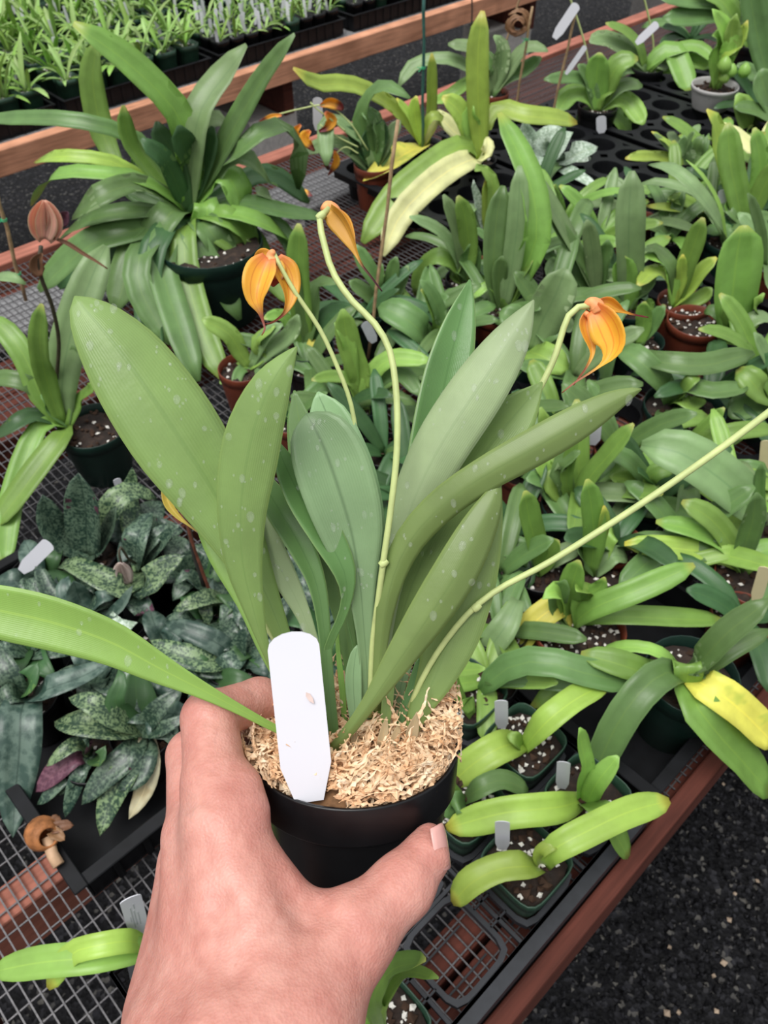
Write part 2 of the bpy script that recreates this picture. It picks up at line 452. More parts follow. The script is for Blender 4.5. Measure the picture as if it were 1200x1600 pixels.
# ------------------------------------------------------------------ pots
def lathe(profile, seg=28, square=0.0, m=None):
    """profile [(r,z)] around Z; square = half width of the flat side for a square pot"""
    V = []; Fc = []
    for r, z in profile:
        for k in range(seg):
            a = 2*math.pi*(k+.5)/seg; c, s = math.cos(a), math.sin(a)
            if square:
                e = square; g = (abs(c)**e + abs(s)**e)**(-1/e); q = (r*c*g, r*s*g, z)
            else: q = (r*c, r*s, z)
            V.append(Vector(q) if m is None else m @ Vector(q))
    for i in range(len(profile)-1):
        for k in range(seg):
            Fc.append((i*seg+k, i*seg+(k+1)%seg, (i+1)*seg+(k+1)%seg, (i+1)*seg+k))
    return V, Fc
def pot_parts(root, r, h, mat, z0=0.0, square=0, soil_drop=.012, perl=18, bark=14, mtx=None, seg=28, taper=.76, soil=True, rnd=random):
    rb = r*taper; t = .0016
    pr = [(.001, z0), (rb*.96, z0), (rb, z0+.003), (r*.96, z0+h*.80), (r*.965, z0+h*.81), (r, z0+h*.815), (r, z0+h-.001), (r-.0006, z0+h),
          (r-t, z0+h-.0005), (r-t*1.4, z0+h*.8), (rb-t, z0+.006), (.001, z0+.006)]
    V, Fc = lathe(pr, seg, square, mtx)
    o = mesh_obj('pot', V, Fc, mat, root)
    if soil:
        zs = z0+h-soil_drop; V = []; Fc = []
        rings = 6; rs = r*.93
        V.append(Vector((0,0,zs)))
        for i in range(1, rings+1):
            for k in range(20):
                a = 2*math.pi*(k+.5)/20; rr = rs*i/rings; c, s = math.cos(a), math.sin(a)
                g = (abs(c)**square + abs(s)**square)**(-1/square) if square else 1
                V.append(Vector((rr*c*g, rr*s*g, zs + rnd.uniform(-.003,.003) - (.004 if i == rings else 0))))
        for k in range(20): Fc.append((0, 1+k, 1+(k+1) % 20))
        for i in range(rings-1):
            for k in range(20):
                a = 1+i*20; Fc.append((a+k, a+20+k, a+20+(k+1) % 20, a+(k+1) % 20))
        if mtx is not None: V = [mtx @ v for v in V]
        mesh_obj('soil', V, Fc, M_SOIL, root)
        for nm, cnt, mt, sz in (('perlite', int(perl*1.3), M_PERL, (.0014,.0044)), ('bark_chips', bark, M_BARK, (.003,.007))):
            if not cnt: continue
            mb = MB()
            for _ in range(cnt):
                rr = rs*math.sqrt(rnd.random())*.95; a = rnd.uniform(0, 6.283)
                mb.rock((rr*math.cos(a), rr*math.sin(a), zs+.002), rnd.uniform(*sz), rnd, .7)
            if mtx is not None: mb.v = [tuple(mtx @ Vector(v)) for v in mb.v]
            tag(mb.build(nm, mt, root), kind='stuff')
    return o

def potted(name, label, cat, bu, bv, crop, soilz, leaves, pot=None, poff=(0,0), shape='strap', group=None, fold=.18, square=0, perl=18, bark=14, wav=.03, z0=0.0, rz=None):
    """a potted plant: crown pixel in crop, height of the soil; pot = (radius, height, material)"""
    ox, oy, sc = CROPS[crop]
    base = P(ox+bu*sc, oy+bv*sc, soilz)
    root = empty(name, (base.x+poff[0], base.y+poff[1], z0), label, cat, group)
    if pot:
        m = Matrix.Rotation(ANG if square else random.uniform(0, 3), 4, 'Z')
        pot_parts(root, pot[0], pot[1], pot[2], 0, square, perl=perl, bark=bark, mtx=m)
    plant_leaves(root, base, crop, leaves, shape, fold, wav=wav)
    return root, base

# ================================================================== the setting
def plane_obj(name, s0, s1, n0, n1, z, mat):
    return mesh_obj(name, [W(s0,n0,z), W(s1,n0,z), W(s1,n1,z), W(s0,n1,z)], [(0,1,2,3)], mat, smooth=False)
FLOORZ = -0.76
o = plane_obj('floor', -3, 7, -3, 7, FLOORZ, M_GRAVEL); o['kind'] = 'structure'

rg = random.Random(3)
for nm, mt, cnt, sz, lab in (('gravel', M_GRAVEL, 9000, (.004,.010), 'loose black crushed gravel on the aisle floor'),):
    mb = MB()
    for _ in range(cnt):
        s_, n_ = rg.uniform(.0, 1.7), rg.uniform(-.75, .14)
        mb.rock(W(s_, n_, FLOORZ + .003), rg.uniform(*sz), rg, .8)
    g = mb.build(nm, mt); tag(g, lab, 'gravel', kind='stuff')
mb = MB()
for _ in range(70):
    mb.rock(W(rg.uniform(0, 1.6), rg.uniform(-.7, .1), FLOORZ + .009), rg.uniform(.004, .008), rg, .6)
tag(mb.build('bark_litter', plain('pale_litter', (.30,.23,.17), .9, .4, 50, .2)), 'pale bits of bark and perlite strewn over the black gravel', 'litter', kind='stuff')

# ---- near bench: red stained boards under galvanised wire
def board(name, root, s0, s1, n0, n1, z0, z1, mat):
    mb = MB(); mb.bbox(s0, s1, n0, n1, z0, z1)
    o = mb.build(name, mat, root)
    bv = o.modifiers.new('bevel', 'BEVEL'); bv.width = .003; bv.segments = 2
    return o
S0, S1 = -.75, 4.2
bench = empty('greenhouse_bench', (0,0,0), 'wire topped bench with red stained wooden rails carrying the orchid pots', 'bench')
board('edge_lip', bench, S0, S1, .047, .066, -.10, .022, M_RED)
board('front_rail', bench, S0, S1, .0665, .112, -.09, -.0035, M_RED)
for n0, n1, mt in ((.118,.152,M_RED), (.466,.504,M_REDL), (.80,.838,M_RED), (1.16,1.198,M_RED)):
    board('joist', bench, S0, S1, n0, n1, -.095, -.0045, mt)
for i in range(6):
    board('under_board', bench, S0, S1, 1.215+i*.035, 1.246+i*.035, -.06, -.040, M_RED)
board('weathered_plank', bench, .2, 1.42, 1.43, 1.57, -.030, -.006, M_GREYW)
for i in range(6):
    board('under_board', bench, 1.43 if i < 4 else S0, S1, 1.43+i*.036, 1.462+i*.036, -.06, -.040, M_RED)
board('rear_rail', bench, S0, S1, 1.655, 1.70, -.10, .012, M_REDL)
for s_ in (-.2, .55, 1.3, 2.05, 2.8):
    board('cross_beam', bench, s_, s_+.04, .114, 1.65, -.19, -.097, M_RED)
for s_ in (.0, 1.4, 2.8):
    for n_ in (.13, 1.55):
        board('leg', bench, s_-.045, s_+.045-.0, n_, n_+.085, FLOORZ, -.192, M_RED)
mb = MB(); wr = .0008
z_l, z_u = -.0012, .0004
n_ = .075
while n_ < 1.66:
    mb.box(W((S0+S1)/2, n_, z_l), BD*((S1-S0)/2), BN*wr, Vector((0,0,wr))); n_ += .0235
s_ = S0
while s_ < S1:
    mb.box(W(s_, .86, z_u), BD*wr, BN*.79, Vector((0,0,wr))); s_ += .0117
tag(mb.build('wire_mesh', M_WIRE, bench), kind='stuff')

# ---- far bench
fb = empty('propagation_bench', W(1.5, 2.16), 'far bench of pale orange lumber holding trays of seedlings', 'bench')
def fboard(name, s0, s1, n0, n1, z0, z1, mat):
    mb = MB(); mb.bbox(s0, s1, n0, n1, z0, z1); o = mb.build(name, mat, None); o.parent = fb; o.location = -fb.location
    bv = o.modifiers.new('bevel', 'BEVEL'); bv.width = .003; bv.segments = 2
FN = 2.205
fboard('front_rail', -.2, 5, FN, FN+.04, -.066, .0, M_FIR)
for i in range(8): fboard('deck_board', -.2, 5, FN+.045+i*.125, FN+.16+i*.125, -.06, -.004, M_GREYW)
for s_ in (.45, 1.70, 2.95, 4.2):
    fboard('cross_beam', s_+.02, s_+.06, FN+.06, FN+.95, -.19, -.067, M_RED)
    fboard('concrete_block', s_-.10, s_+.10, FN+.10, FN+.30, FLOORZ, -.192, M_CONC)

# ---- trays
def flat_tray(s0, s1, n0, n1, h, label, z=.0015, mat=None, lip=.012):
    mat = mat or M_TRAYB
    mb = MB(); t = .0015
    mb.bbox(s0, s1, n0, n1, z, z+.003)
    for a in ((s0, s0+t*2, n0, n1), (s1-t*2, s1, n0, n1), (s0+t*2, s1-t*2, n0, n0+t*2), (s0+t*2, s1-t*2, n1-t*2, n1)): mb.bbox(*a, z+.003, z+h)
    for a in ((s0-lip, s0+t*2, n0-lip, n1+lip), (s1-t*2, s1+lip, n0-lip, n1+lip), (s0+t*2, s1-t*2, n0-lip, n0+t*2), (s0+t*2, s1-t*2, n1-t*2, n1+lip)): mb.bbox(*a, z+h, z+h+.003)
    # ribs
    k = s0+.03
    while k < s1-.02:
        mb.bbox(k, k+.008, n0-.003, n0, z, z+h); k += .035
    k = n0+.03
    while k < n1-.02:
        mb.bbox(s0-.003, s0, k, k+.008, z, z+h); k += .035
    o = mb.build('tray', mat, None, origin=W((s0+s1)/2, (n0+n1)/2, z))
    bv = o.modifiers.new('bevel', 'BEVEL'); bv.width = .001; bv.segments = 1
    return tag(o, label, 'tray', 'black plastic trays')
def hole_tray(s0, s1, n0, n1, z, ns, nn, label, wall=True, rh=.83):
    mb = MB(); ps, pn = (s1-s0)/ns, (n1-n0)/nn; seg = 20
    for i in range(ns):
        for j in range(nn):
            cs, cn = s0+ps*(i+.5), n0+pn*(j+.5); R = min(ps, pn)/2*rh
            vs = []
            for k in range(seg):
                a = 2*math.pi*k/seg; c, s = math.cos(a), math.sin(a)
                g = 1/max(abs(c), abs(s))
                vs.append(W(cs+ps/2*c*g, cn+pn/2*s*g, z))
            for k in range(seg):
                a = 2*math.pi*k/seg; vs.append(W(cs+R*math.cos(a), cn+R*math.sin(a), z))
            for k in range(seg):
                a = 2*math.pi*k/seg; vs.append(W(cs+R*.98*math.cos(a), cn+R*.98*math.sin(a), z-.004))
            for k in range(seg):
                a = 2*math.pi*k/seg; vs.append(W(cs+R*.80*math.cos(a), cn+R*.80*math.sin(a), .004))
            fs = []
            for r in range(3):
                for k in range(seg): fs.append((r*seg+k, r*seg+(k+1) % seg, (r+1)*seg+(k+1) % seg, (r+1)*seg+k))
            mb.add(vs, fs)
    e = .012
    for a in ((s0-e, s0, n0-e, n1+e), (s1, s1+e, n0-e, n1+e), (s0, s1, n0-e, n0), (s0, s1, n1, n1+e)): mb.bbox(*a, z-.003, z)
    if wall:
        t = .002
        for a in ((s0-t, s0, n0, n1), (s1, s1+t, n0, n1), (s0, s1, n0-t, n0), (s0, s1, n1, n1+t)): mb.bbox(*a, z-.022, z-.003)
    o = mb.build('tray', M_TRAYB, None, origin=W((s0+s1)/2, (n0+n1)/2, 0))
    return tag(o, label, 'tray', 'black plastic trays')

flat_tray(-.012, .262, .422, .85, .055, 'deep black tray under the mottled slipper orchids')
hole_tray(1.205, 1.475, .90, 1.42, .070, 3, 6, 'black cell tray at the bare wire, holding the brown pot at its corner')
hole_tray(1.52, 1.79, .86, 1.38, .070, 3, 6, 'black cell tray beside the black pot with a small square tag')
hole_tray(1.84, 2.11, .80, 1.32, .070, 3, 6, 'black cell tray in front of the white hanging basket')
hole_tray(2.16, 2.43, .76, 1.28, .070, 3, 6, 'black cell tray under the white hanging basket')
for k, (a, b, lb) in enumerate(((.86, .27, 'black cell tray among the crowded plants behind the held pot'),
                           (1.16, .25, 'black cell tray under the tall dark green straps'),
                           (1.47, .20, 'black cell tray under the upright grey green leaves'),
                           (1.78, .16, 'black cell tray under the broad leaved plants by the frame edge'))):
    hole_tray(a, a+.27, b, b+.52, .030, 3, 6, lb)

# open frame tray along the near edge, one rounded ring per cell
def frame_tray(s0, ns, n0, nn, ps, pn, z, label):
    mb = MB(); bw = .0036; bh = .005
    s1, n1 = s0+ns*ps, n0+nn*pn
    def bar(a0, a1, b0, b1): mb.bbox(a0, a1, b0, b1, z-bh, z)
    for i in range(ns+1): bar(s0+i*ps-bw/2, s0+i*ps+bw/2, n0, n1)
    for j in range(nn+1): bar(s0, s1, n0+j*pn-bw/2, n0+j*pn+bw/2)
    for i in range(ns):
        for j in range(nn):
            cs, cn = s0+(i+.5)*ps, n0+(j+.5)*pn
            seg = 28; vs = []; fs = []
            for r, zz in ((.0342, z), (.0392, z), (.0392, z-.008), (.0342, z-.008)):
                for k in range(seg):
                    a = 2*math.pi*(k+.5)/seg; c, s = math.cos(a), math.sin(a); g = (abs(c)**6+abs(s)**6)**(-1/6)
                    vs.append(W(cs+r*c*g, cn+r*s*g, zz))
            for r in range(4):
                for k in range(seg): fs.append((r*seg+k, r*seg+(k+1) % seg, ((r+1) % 4)*seg+(k+1) % seg, ((r+1) % 4)*seg+k))
            mb.add(vs, fs)
            for ds in (-1, 1):                           # short ties between rings
                mb.bbox(min(cs+ds*.038, cs+ds*ps/2), max(cs+ds*.038, cs+ds*ps/2), cn-.012, cn-.010, z-bh, z)
                mb.bbox(min(cs+ds*.038, cs+ds*ps/2), max(cs+ds*.038, cs+ds*ps/2), cn+.010, cn+.012, z-bh, z)
            for q in (-1, 1):                            # floor lattice of the cell
                mb.bbox(cs-.030, cs+.030, cn+q*.018-.001, cn+q*.018+.001, .002, .004)
    mb.bbox(s0, s1, n0-.012, n0+.002, z-.0035, z)
    mb.bbox(s0, s1, n1-.002, n1+.012, z-.0035, z)
    mb.bbox(s0, s1, n0-.014, n0-.012, .002, z)
    mb.bbox(s0, s1, n1+.012, n1+.014, .002, z)
    for a in (s0, s1): mb.bbox(a-.002, a+.002, n0-.012, n1+.012, .002, z)
    o = mb.build('tray', M_TRAYG, None, origin=W((s0+s1)/2, (n0+n1)/2, 0))
    return tag(o, label, 'tray', 'black plastic trays')
frame_tray(-.035, 5, .0815, 3, .0985, .083, .050, 'open grid tray at the bench edge with one empty cell beside the thumb')
flat_tray(.478, .74, .085, .36, .05, 'black tray on the bench edge under the long drooping leaves')

# ================================================================== the held orchid
hero = empty('potted_orchid', D(553, 1160, .36), 'orange flowered orchid in a small black pot held up in the hand', 'potted plant')
HO = hero.location.copy()
AX = (UPV*.952 - FWD*.306).normalized()
E1 = RIGHT.copy(); E2 = AX.cross(E1).normalized()
FR = Matrix((( E1.x, E2.x, AX.x, 0), (E1.y, E2.y, AX.y, 0), (E1.z, E2.z, AX.z, 0), (0,0,0,1)))
PR = 163*.36/F
pot_profile = [(.001,-.083),(PR*.70,-.083),(PR*.72,-.080),(PR*.925,-.020),(PR*.93,-.0195),(PR*.975,-.0185),(PR*.985,-.0175),(PR*1.0,-.0008),(PR*.997,0),
               (PR*.965,-.0002),(PR*.955,-.002),(PR*.90,-.020),(PR*.69,-.079),(.001,-.079)]
V, Fc = lathe(pot_profile, 72, 0, FR)
mesh_obj('pot', V, Fc, M_BLACK, hero)

# sphagnum: a dark bed and many ragged strands
def moss_mat():
    m, N, L, B = new_mat('sphagnum_moss')
    n = noise(N, L, 120, 3); r = ramp(N, [(.28, (.64,.35,.175)), (.5, (.83,.58,.36)), (.75, (.90,.76,.57))]); L.new(n.outputs[0], r.inputs[0])
    L.new(r.outputs[0], B.inputs['Base Color']); B.inputs['Roughness'].default_value = .7; B.inputs['Specular IOR Level'].default_value = .3
    B.inputs['Subsurface Weight'].default_value = .0
    return m
M_MOSS = moss_mat()
rm = random.Random(11)
V = [FR @ Vector((0,0,.004))]; Fc = []
for i in range(1, 9):
    for k in range(40):
        a = 2*math.pi*k/40; rr = PR*.95*i/8
        V.append(FR @ Vector((rr*math.cos(a), rr*math.sin(a), .004*(1-(i/8)**2) - .004 + rm.uniform(-.0018,.0018))))
for k in range(40): Fc.append((0, 1+k, 1+(k+1) % 40))
for i in range(7):
    for k in range(40): a = 1+i*40; Fc.append((a+k, a+40+k, a+40+(k+1) % 40, a+(k+1) % 40))
mesh_obj('moss_bed', V, Fc, plain('moss_bed', (.22,.12,.06), .9, .4, 300, .2), hero)
def strands(mb, cnt, rng, zlo, zhi, rmin=0, amin=0, amax=6.283, lift=.35, R=PR*.955, spill=None):
    for _ in range(cnt):
        a = rng.uniform(amin, amax); rr = R*math.sqrt(rng.uniform((rmin)**2, 1))
        p = Vector((rr*math.cos(a), rr*math.sin(a), rng.uniform(zlo, zhi)))
        d = Vector((rng.gauss(0,1), rng.gauss(0,1), rng.gauss(0,lift))).normalized()
        ln = rng.uniform(.010, .022); n = 11; w0 = rng.uniform(.0008, .0019)
        cv = Vector((rng.gauss(0,1), rng.gauss(0,1), rng.gauss(0,.6)))*1.5
        vs = []; fs = []; q = p.copy(); dd = d.copy(); hit = False
        for i in range(n+1):
            dd = (dd + cv*(1.0/n) + Vector((rng.gauss(0,.22), rng.gauss(0,.22), rng.gauss(0,.18)))).normalized()
            q = q + dd*(ln/n)
            rq = math.hypot(q.x, q.y); lim = R*(1.0 if spill is None else spill)
            if rq > lim: q.x *= lim/rq; q.y *= lim/rq
            if abs(q.x-TX) < .0108 and q.y < TY+.002: hit = True
            sd = dd.cross(Vector((rng.gauss(0,.3), rng.gauss(0,.3), 1))).normalized()
            nn = sd.cross(dd)
            w = w0*(rng.uniform(.8, 1.7) if i % 2 else rng.uniform(.25, .6))*(1-.75*(i/n)**2)
            vs += [FR @ (q - sd*w), FR @ (q + nn*w*.5), FR @ (q + sd*w), FR @ (q - nn*w*.4)]
            if i:
                b = (i-1)*4
                for k in range(4): fs.append((b+k, b+(k+1) % 4, b+4+(k+1) % 4, b+4+k))
        fs.append((0,1,2,3))
        if not hit: mb.add(vs, fs)
_t = FR.inverted() @ (D(484, 1252, .3245) - HO); TX, TY = _t.x, _t.y
mb = MB()
strands(mb, 2500, rm, -.001, .008)
strands(mb, 200, rm, .000, .010, .45, .2, 3.4)
strands(mb, 190, rm, .002, .022, .66, -.35, .75, .5, PR*.98, 1.05)     # heaped on the right side
strands(mb, 70, rm, -.002, .008, .82, 2.7, 3.7, .5, PR*.98, 1.07)

tag(mb.build('sphagnum_moss', M_MOSS, hero), 'pale straw coloured sphagnum moss', kind='stuff')

def wpx(p, px): return px*depth(p)/F
HERO = []
def hleaf(code, pts, fold=.12, twist=0.0, under=None, drops=0, name='leaf', thick=.0011, rings=26, wav=.02):
    line = []
    for u, v, d, w in pts:
        p = D(u, v, d); line.append((p.x, p.y, p.z, w*d/F))
    c = D(pts[len(pts)//2][0], pts[len(pts)//2][1], pts[len(pts)//2][2])
    nref = (CAMP - c).normalized()
    o, ctr, wid = leaf_mesh(name, line, [LM[code], LM[under or code]], hero, HO, nref=nref, fold=fold, thick=thick, rings=rings, cross=4, ease=1.25, roll=twist, wav=wav)
    HERO.append((o, ctr, wid, nref, fold, twist, drops))
    return o
# points: u, v, depth, width (pixels)
hleaf('h', [(530,1150,.365,14),(470,1060,.362,18),(420,940,.356,40),(372,840,.350,85),(325,755,.345,125),(283,690,.341,146),(240,625,.338,146),(195,560,.336,128),(155,510,.335,92),(128,478,.335,48),(117,463,.335,4)], -.10, .12, drops=46)
hleaf('h', [(500,1160,.352,12),(450,1090,.348,13),(414,1012,.340,15),(396,950,.334,34),(380,880,.327,59),(377,800,.320,78),(387,720,.314,92),(401,660,.310,86),(425,600,.306,62),(450,560,.304,26),(464,542,.303,3)], -.12, -.15, drops=26)
hleaf('l', [(505,1160,.358,10),(450,1085,.356,12),(414,1020,.357,16),(384,945,.358,26),(352,860,.360,58),(332,790,.362,62),(330,740,.362,40),(335,700,.362,4)], -.08, .1)
hleaf('j', [(572,1140,.362,18),(574,1060,.358,22),(568,975,.352,28),(562,905,.346,52),(549,830,.340,98),(530,765,.336,116),(509,705,.334,112),(492,668,.334,82),(483,653,.336,34),(479,647,.338,4)], .20, .05, drops=26)
hleaf('j', [(580,1130,.368,18),(575,1000,.368,30),(565,860,.364,80),(545,760,.360,96),(525,690,.358,84),(510,645,.358,60),(500,622,.358,24),(497,612,.358,3)], .10, -.15, drops=6)
hleaf('d', [(560,1130,.372,16),(540,980,.372,30),(510,840,.368,60),(482,730,.366,56),(468,660,.366,40),(462,622,.366,14),(460,610,.366,3)], .10, -.2)
hleaf('q', [(516,1140,.356,13),(508,1060,.354,14),(514,1008,.350,14),(532,968,.347,15),(542,932,.344,20),(538,893,.341,38),(510,838,.339,54),(470,775,.338,54),(445,725,.338,36),(432,692,.338,10),(429,684,.338,3)], .16, .35, drops=6)
hleaf('q', [(522,1160,.350,18),(512,1060,.350,19),(506,980,.350,21),(494,910,.349,30),(468,850,.349,44),(436,795,.350,48),(412,755,.351,32),(398,728,.352,4)], .18, .25)
hleaf('i', [(522,1140,.362,11),(500,1040,.362,14),(478,970,.361,22),(452,915,.360,36),(425,865,.359,46),(406,820,.358,36),(398,790,.358,4)], .10, -.1, drops=12)
hleaf('q', [(600,1120,.372,17),(606,1040,.374,20),(618,950,.377,28),(640,850,.380,48),(664,750,.382,70),(684,660,.383,82),(700,580,.384,76),(717,510,.385,54),(729,462,.386,24),(734,437,.386,3)], .16, .25, drops=10)
hleaf('i', [(590,1110,.362,18),(598,1010,.358,24),(610,910,.352,40),(630,830,.346,60),(658,757,.341,78),(692,692,.337,88),(731,632,.334,90),(768,577,.332,82),(802,524,.331,58),(822,490,.331,28),(834,469,.331,3)], -.14, -.10, drops=22)
hleaf('h', [(600,1110,.368,18),(616,1010,.364,32),(638,930,.360,54),(664,868,.357,82),(694,808,.354,98),(728,750,.352,98),(768,694,.350,92),(808,645,.349,68),(834,614,.349,28),(847,597,.349,3)], .12, .12, under='j', drops=16)
hleaf('h', [(588,1110,.352,16),(596,1000,.346,22),(610,915,.340,36),(638,848,.335,47),(690,790,.330,53),(758,742,.325,56),(830,702,.322,60),(900,662,.320,56),(958,628,.320,36),(988,613,.320,16),(1002,608,.320,3)], -.14, .12, drops=12)
hleaf('h', [(640,1150,.350,20),(655,1110,.349,34),(680,1058,.348,60),(705,995,.347,84),(724,930,.346,90),(740,875,.345,82),(758,820,.344,56),(772,775,.343,26),(779,752,.343,3)], -.08, -.10, drops=8)
hleaf('h', [(519,1172,.338,16),(545,1142,.336,20),(578,1098,.333,26),(620,1035,.330,46),(664,970,.327,64),(708,902,.325,72),(744,835,.325,62),(768,785,.326,38),(781,750,.328,6)], -.14, .22, drops=10)
hleaf('y', [(490,1165,.346,10),(430,1138,.340,12),(370,1106,.335,17),(310,1075,.330,28),(250,1045,.326,46),(170,1003,.322,70),(80,973,.319,84),(0,955,.317,84),(-60,942,.316,66),(-110,932,.316,28),(-130,930,.316,4)], .14, -.25, drops=16)
# short shoots and old leaf bases at the crown
for k, (u0, v0, u1, v1, u2, v2, d, w, c) in enumerate(((556,1130,552,1060,556,1020,.356,26,'j'),(640,1130,655,1060,672,985,.357,15,'l'),(620,1140,640,1085,652,1040,.355,16,'q'),
      (600,1150,606,1090,612,1045,.350,18,'h'),(585,1150,590,1090,586,1030,.360,14,'l'),(540,1150,535,1080,527,1000,.366,10,'l'),(562,1120,580,1020,600,930,.368,15,'q'),
      (612,1130,640,1020,668,930,.366,18,'j'),(575,1120,562,1030,545,960,.372,14,'d'))):
    hleaf(c, [(u0,v0,d,w*.7),(u1,v1,d,w),(u2,v2,d,w*.6),(u2+2,v2-12,d,2)], .2, 0, rings=12, name='shoot')
# papery sheaths
M_SHEATH = leaf_mat('papery_sheath', (.46,.36,.22), rough=.7, trans=.3)
LM['x'] = M_SHEATH
for u0, v0, u1, v1, w, d in ((596,1165,604,1120,16,.344),(640,1160,652,1112,20,.346),(612,1170,625,1128,16,.343),(555,1175,552,1130,14,.345),(500,1165,508,1120,14,.347)):
    hleaf('x', [(u0,v0,d,w),((u0+u1)/2,(v0+v1)/2,d,w*.9),(u1,v1,d,2)], .25, .2, rings=8, name='sheath')

# water beads standing on the blades
rd = random.Random(5)
def dome(mb, c, nrm, tan, r, el):
    t = (tan - nrm*tan.dot(nrm)).normalized(); b = nrm.cross(t); vs = []; fs = []; seg = 9
    for ring, (q, hh) in enumerate(((1.0, 0), (.86, .26), (.52, .46))):
        for k in range(seg):
            a = 2*math.pi*k/seg; ta = 1 + (.35*max(0, math.cos(a)) if el > 1.1 else 0)
            vs.append(c + t*(r*q*el*ta*math.cos(a)) + b*(r*q*math.sin(a)) + nrm*(r*hh*.45))
    vs.append(c + nrm*(r*.24))
    vs.append(c - nrm*(r*.02))
    for i in range(2):
        for k in range(seg): fs.append((i*seg+k, i*seg+(k+1) % seg, (i+1)*seg+(k+1) % seg, (i+1)*seg+k))
    for k in range(seg): fs.append((2*seg+k, 2*seg+(k+1) % seg, 3*seg)); fs.append(((k+1) % seg, k, 3*seg+1))
    mb.add(vs, fs)
for o, ctr, wid, nref, fold, twist, nd in HERO:
    if not nd: continue
    mb = MB(); n = len(ctr)
    for _ in range(int(nd*1.5)):
        i = rd.randrange(int(n*.35), n-2); x = rd.uniform(-.85, .85)
        t = (ctr[i+1]-ctr[i-1]).normalized(); side = t.cross(nref).normalized(); nm = side.cross(t).normalized()
        q = Quaternion(t, twist); side = q @ side; nm = q @ nm
        w = wid[i]*.5
        slope = fold*2*1.4*(abs(x)**.4)*(1 if x > 0 else -1)
        nn = (nm - side*slope).normalized()
        c = ctr[i] + side*(w*x) + nm*(fold*w*(abs(x)**1.4)*2 - fold*w + .00008 + .0011*.5*(1-.85*abs(x)))
        c += t*rd.uniform(-.002,.002)
        r = rd.choice((.0004,.0004,.0005,.0005,.0006,.0007,.0009,.0012,.0016))
        dome(mb, c, nn, Vector((rd.uniform(-.2,.2), -.6, -.8)), r, rd.uniform(1.0, 1.5))
    ob = mb.build('water_drops', M_DROP, o, origin=HO, smooth=True); ob.location = (0,0,0); tag(ob, kind='stuff')

# flower stalks, each carrying its flower
def stalk(pts, r0, r1, mat=M_STEM):
    p3 = [tuple(D(u, v, d)) for u, v, d in pts]
    sm = catmull(p3, 36, 1.0); mb = MB()
    rr = [r0 + (r1-r0)*t for _, t in sm]
    mb.tube([Vector(p)-HO for p, _ in sm], rr, 10)
    return mesh_obj('flower_stalk', mb.v, mb.f, mat, hero)
def sepal(parent, code, pts, fold=.35, twist=0.0, name='sepal'):
    line = [(*D(u, v, d), w*d/F) for u, v, d, w in pts]
    c = D(*pts[1][:3])
    o, *_ = leaf_mesh(name, line, LM[code], parent, HO, nref=(CAMP-c).normalized(), fold=fold, thick=.0007, rings=22, cross=4, ease=1.0, roll=twist)
    return o
def tube_part(parent, pts, mat, name='flower_tube'):
    p3 = [tuple(D(u, v, d)) + (w*d/F/2,) for u, v, d, w in pts]
    sm = catmull(p3, 14, 1.0); mb = MB()
    mb.tube([Vector(p[:3])-HO for p, _ in sm], [max(.0003, p[3]) for p, _ in sm], 14)
    return mesh_obj(name, mb.v, mb.f, mat, parent)
M_TUBE = plain('flower_tube_red', (.86,.330,.130), .5, .25, 260, .35)
s1 = stalk([(578,1120,.358),(582,1010,.352),(592,930,.342),(600,870,.335),(610,800,.330),(619,720,.326),(621,660,.325),(618,600,.325),(608,545,.326),(585,505,.327),(550,470,.328),(520,425,.330),(505,375,.331),(499,343,.332),(505,329,.333),(514,326,.334)], .0013, .00135)
s2 = stalk([(585,1120,.370),(580,1000,.368),(576,850,.366),(568,740,.362),(558,685,.358),(548,630,.354),(530,580,.350),(500,515,.346),(460,455,.342),(440,420,.340),(428,396,.339)], .0011, .00095)
s3 = stalk([(610,1120,.374),(640,1000,.376),(690,880,.378),(750,770,.378),(800,690,.376),(846,602,.374),(866,560,.373),(877,525,.372),(885,500,.371),(896,484,.370),(913,477,.370),(924,477,.370)], .0014, .0015)
s4 = stalk([(640,1105,.352),(660,1060,.348),(690,1010,.345),(735,955,.342),(780,920,.340),(850,883,.338),(920,840,.337),(1020,775,.336),(1120,705,.336),(1200,645,.336),(1290,575,.337),(1350,520,.338)], .0012, .0016)
s5 = stalk([(500,1120,.374),(440,1020,.380),(370,900,.386),(310,800,.390),(285,745,.392),(268,735,.392),(262,746,.392)], .0011, .0012)
# node collars
for st, (u, v, d) in ((s4, (744,949,.3415)), (s1, (599,880,.336)), (s1, (501,338,.332))):
    tube_part(st, [(u-5,v+4,d,11),(u,v,d,13.5),(u+6,v-5,d,11)], M_STEM, 'stalk_node')
# side-on flower at the top
tube_part(s1, [(505,328,.334,11),(513,323,.336,19),(522,331,.337,22),(532,344,.338,14)], M_TUBE)
sepal(s1, 'R', [(514,326,.332,22),(526,340,.332,34),(538,357,.332,30),(549,378,.332,19),(557,396,.333,8),(566,414,.333,5),(580,432,.333,4),(597,455,.333,2)], .45, .5)
sepal(s1, 'O', [(520,328,.336,14),(536,346,.337,22),(546,366,.337,16),(553,388,.336,7),(560,402,.336,3)], .45, -.3)
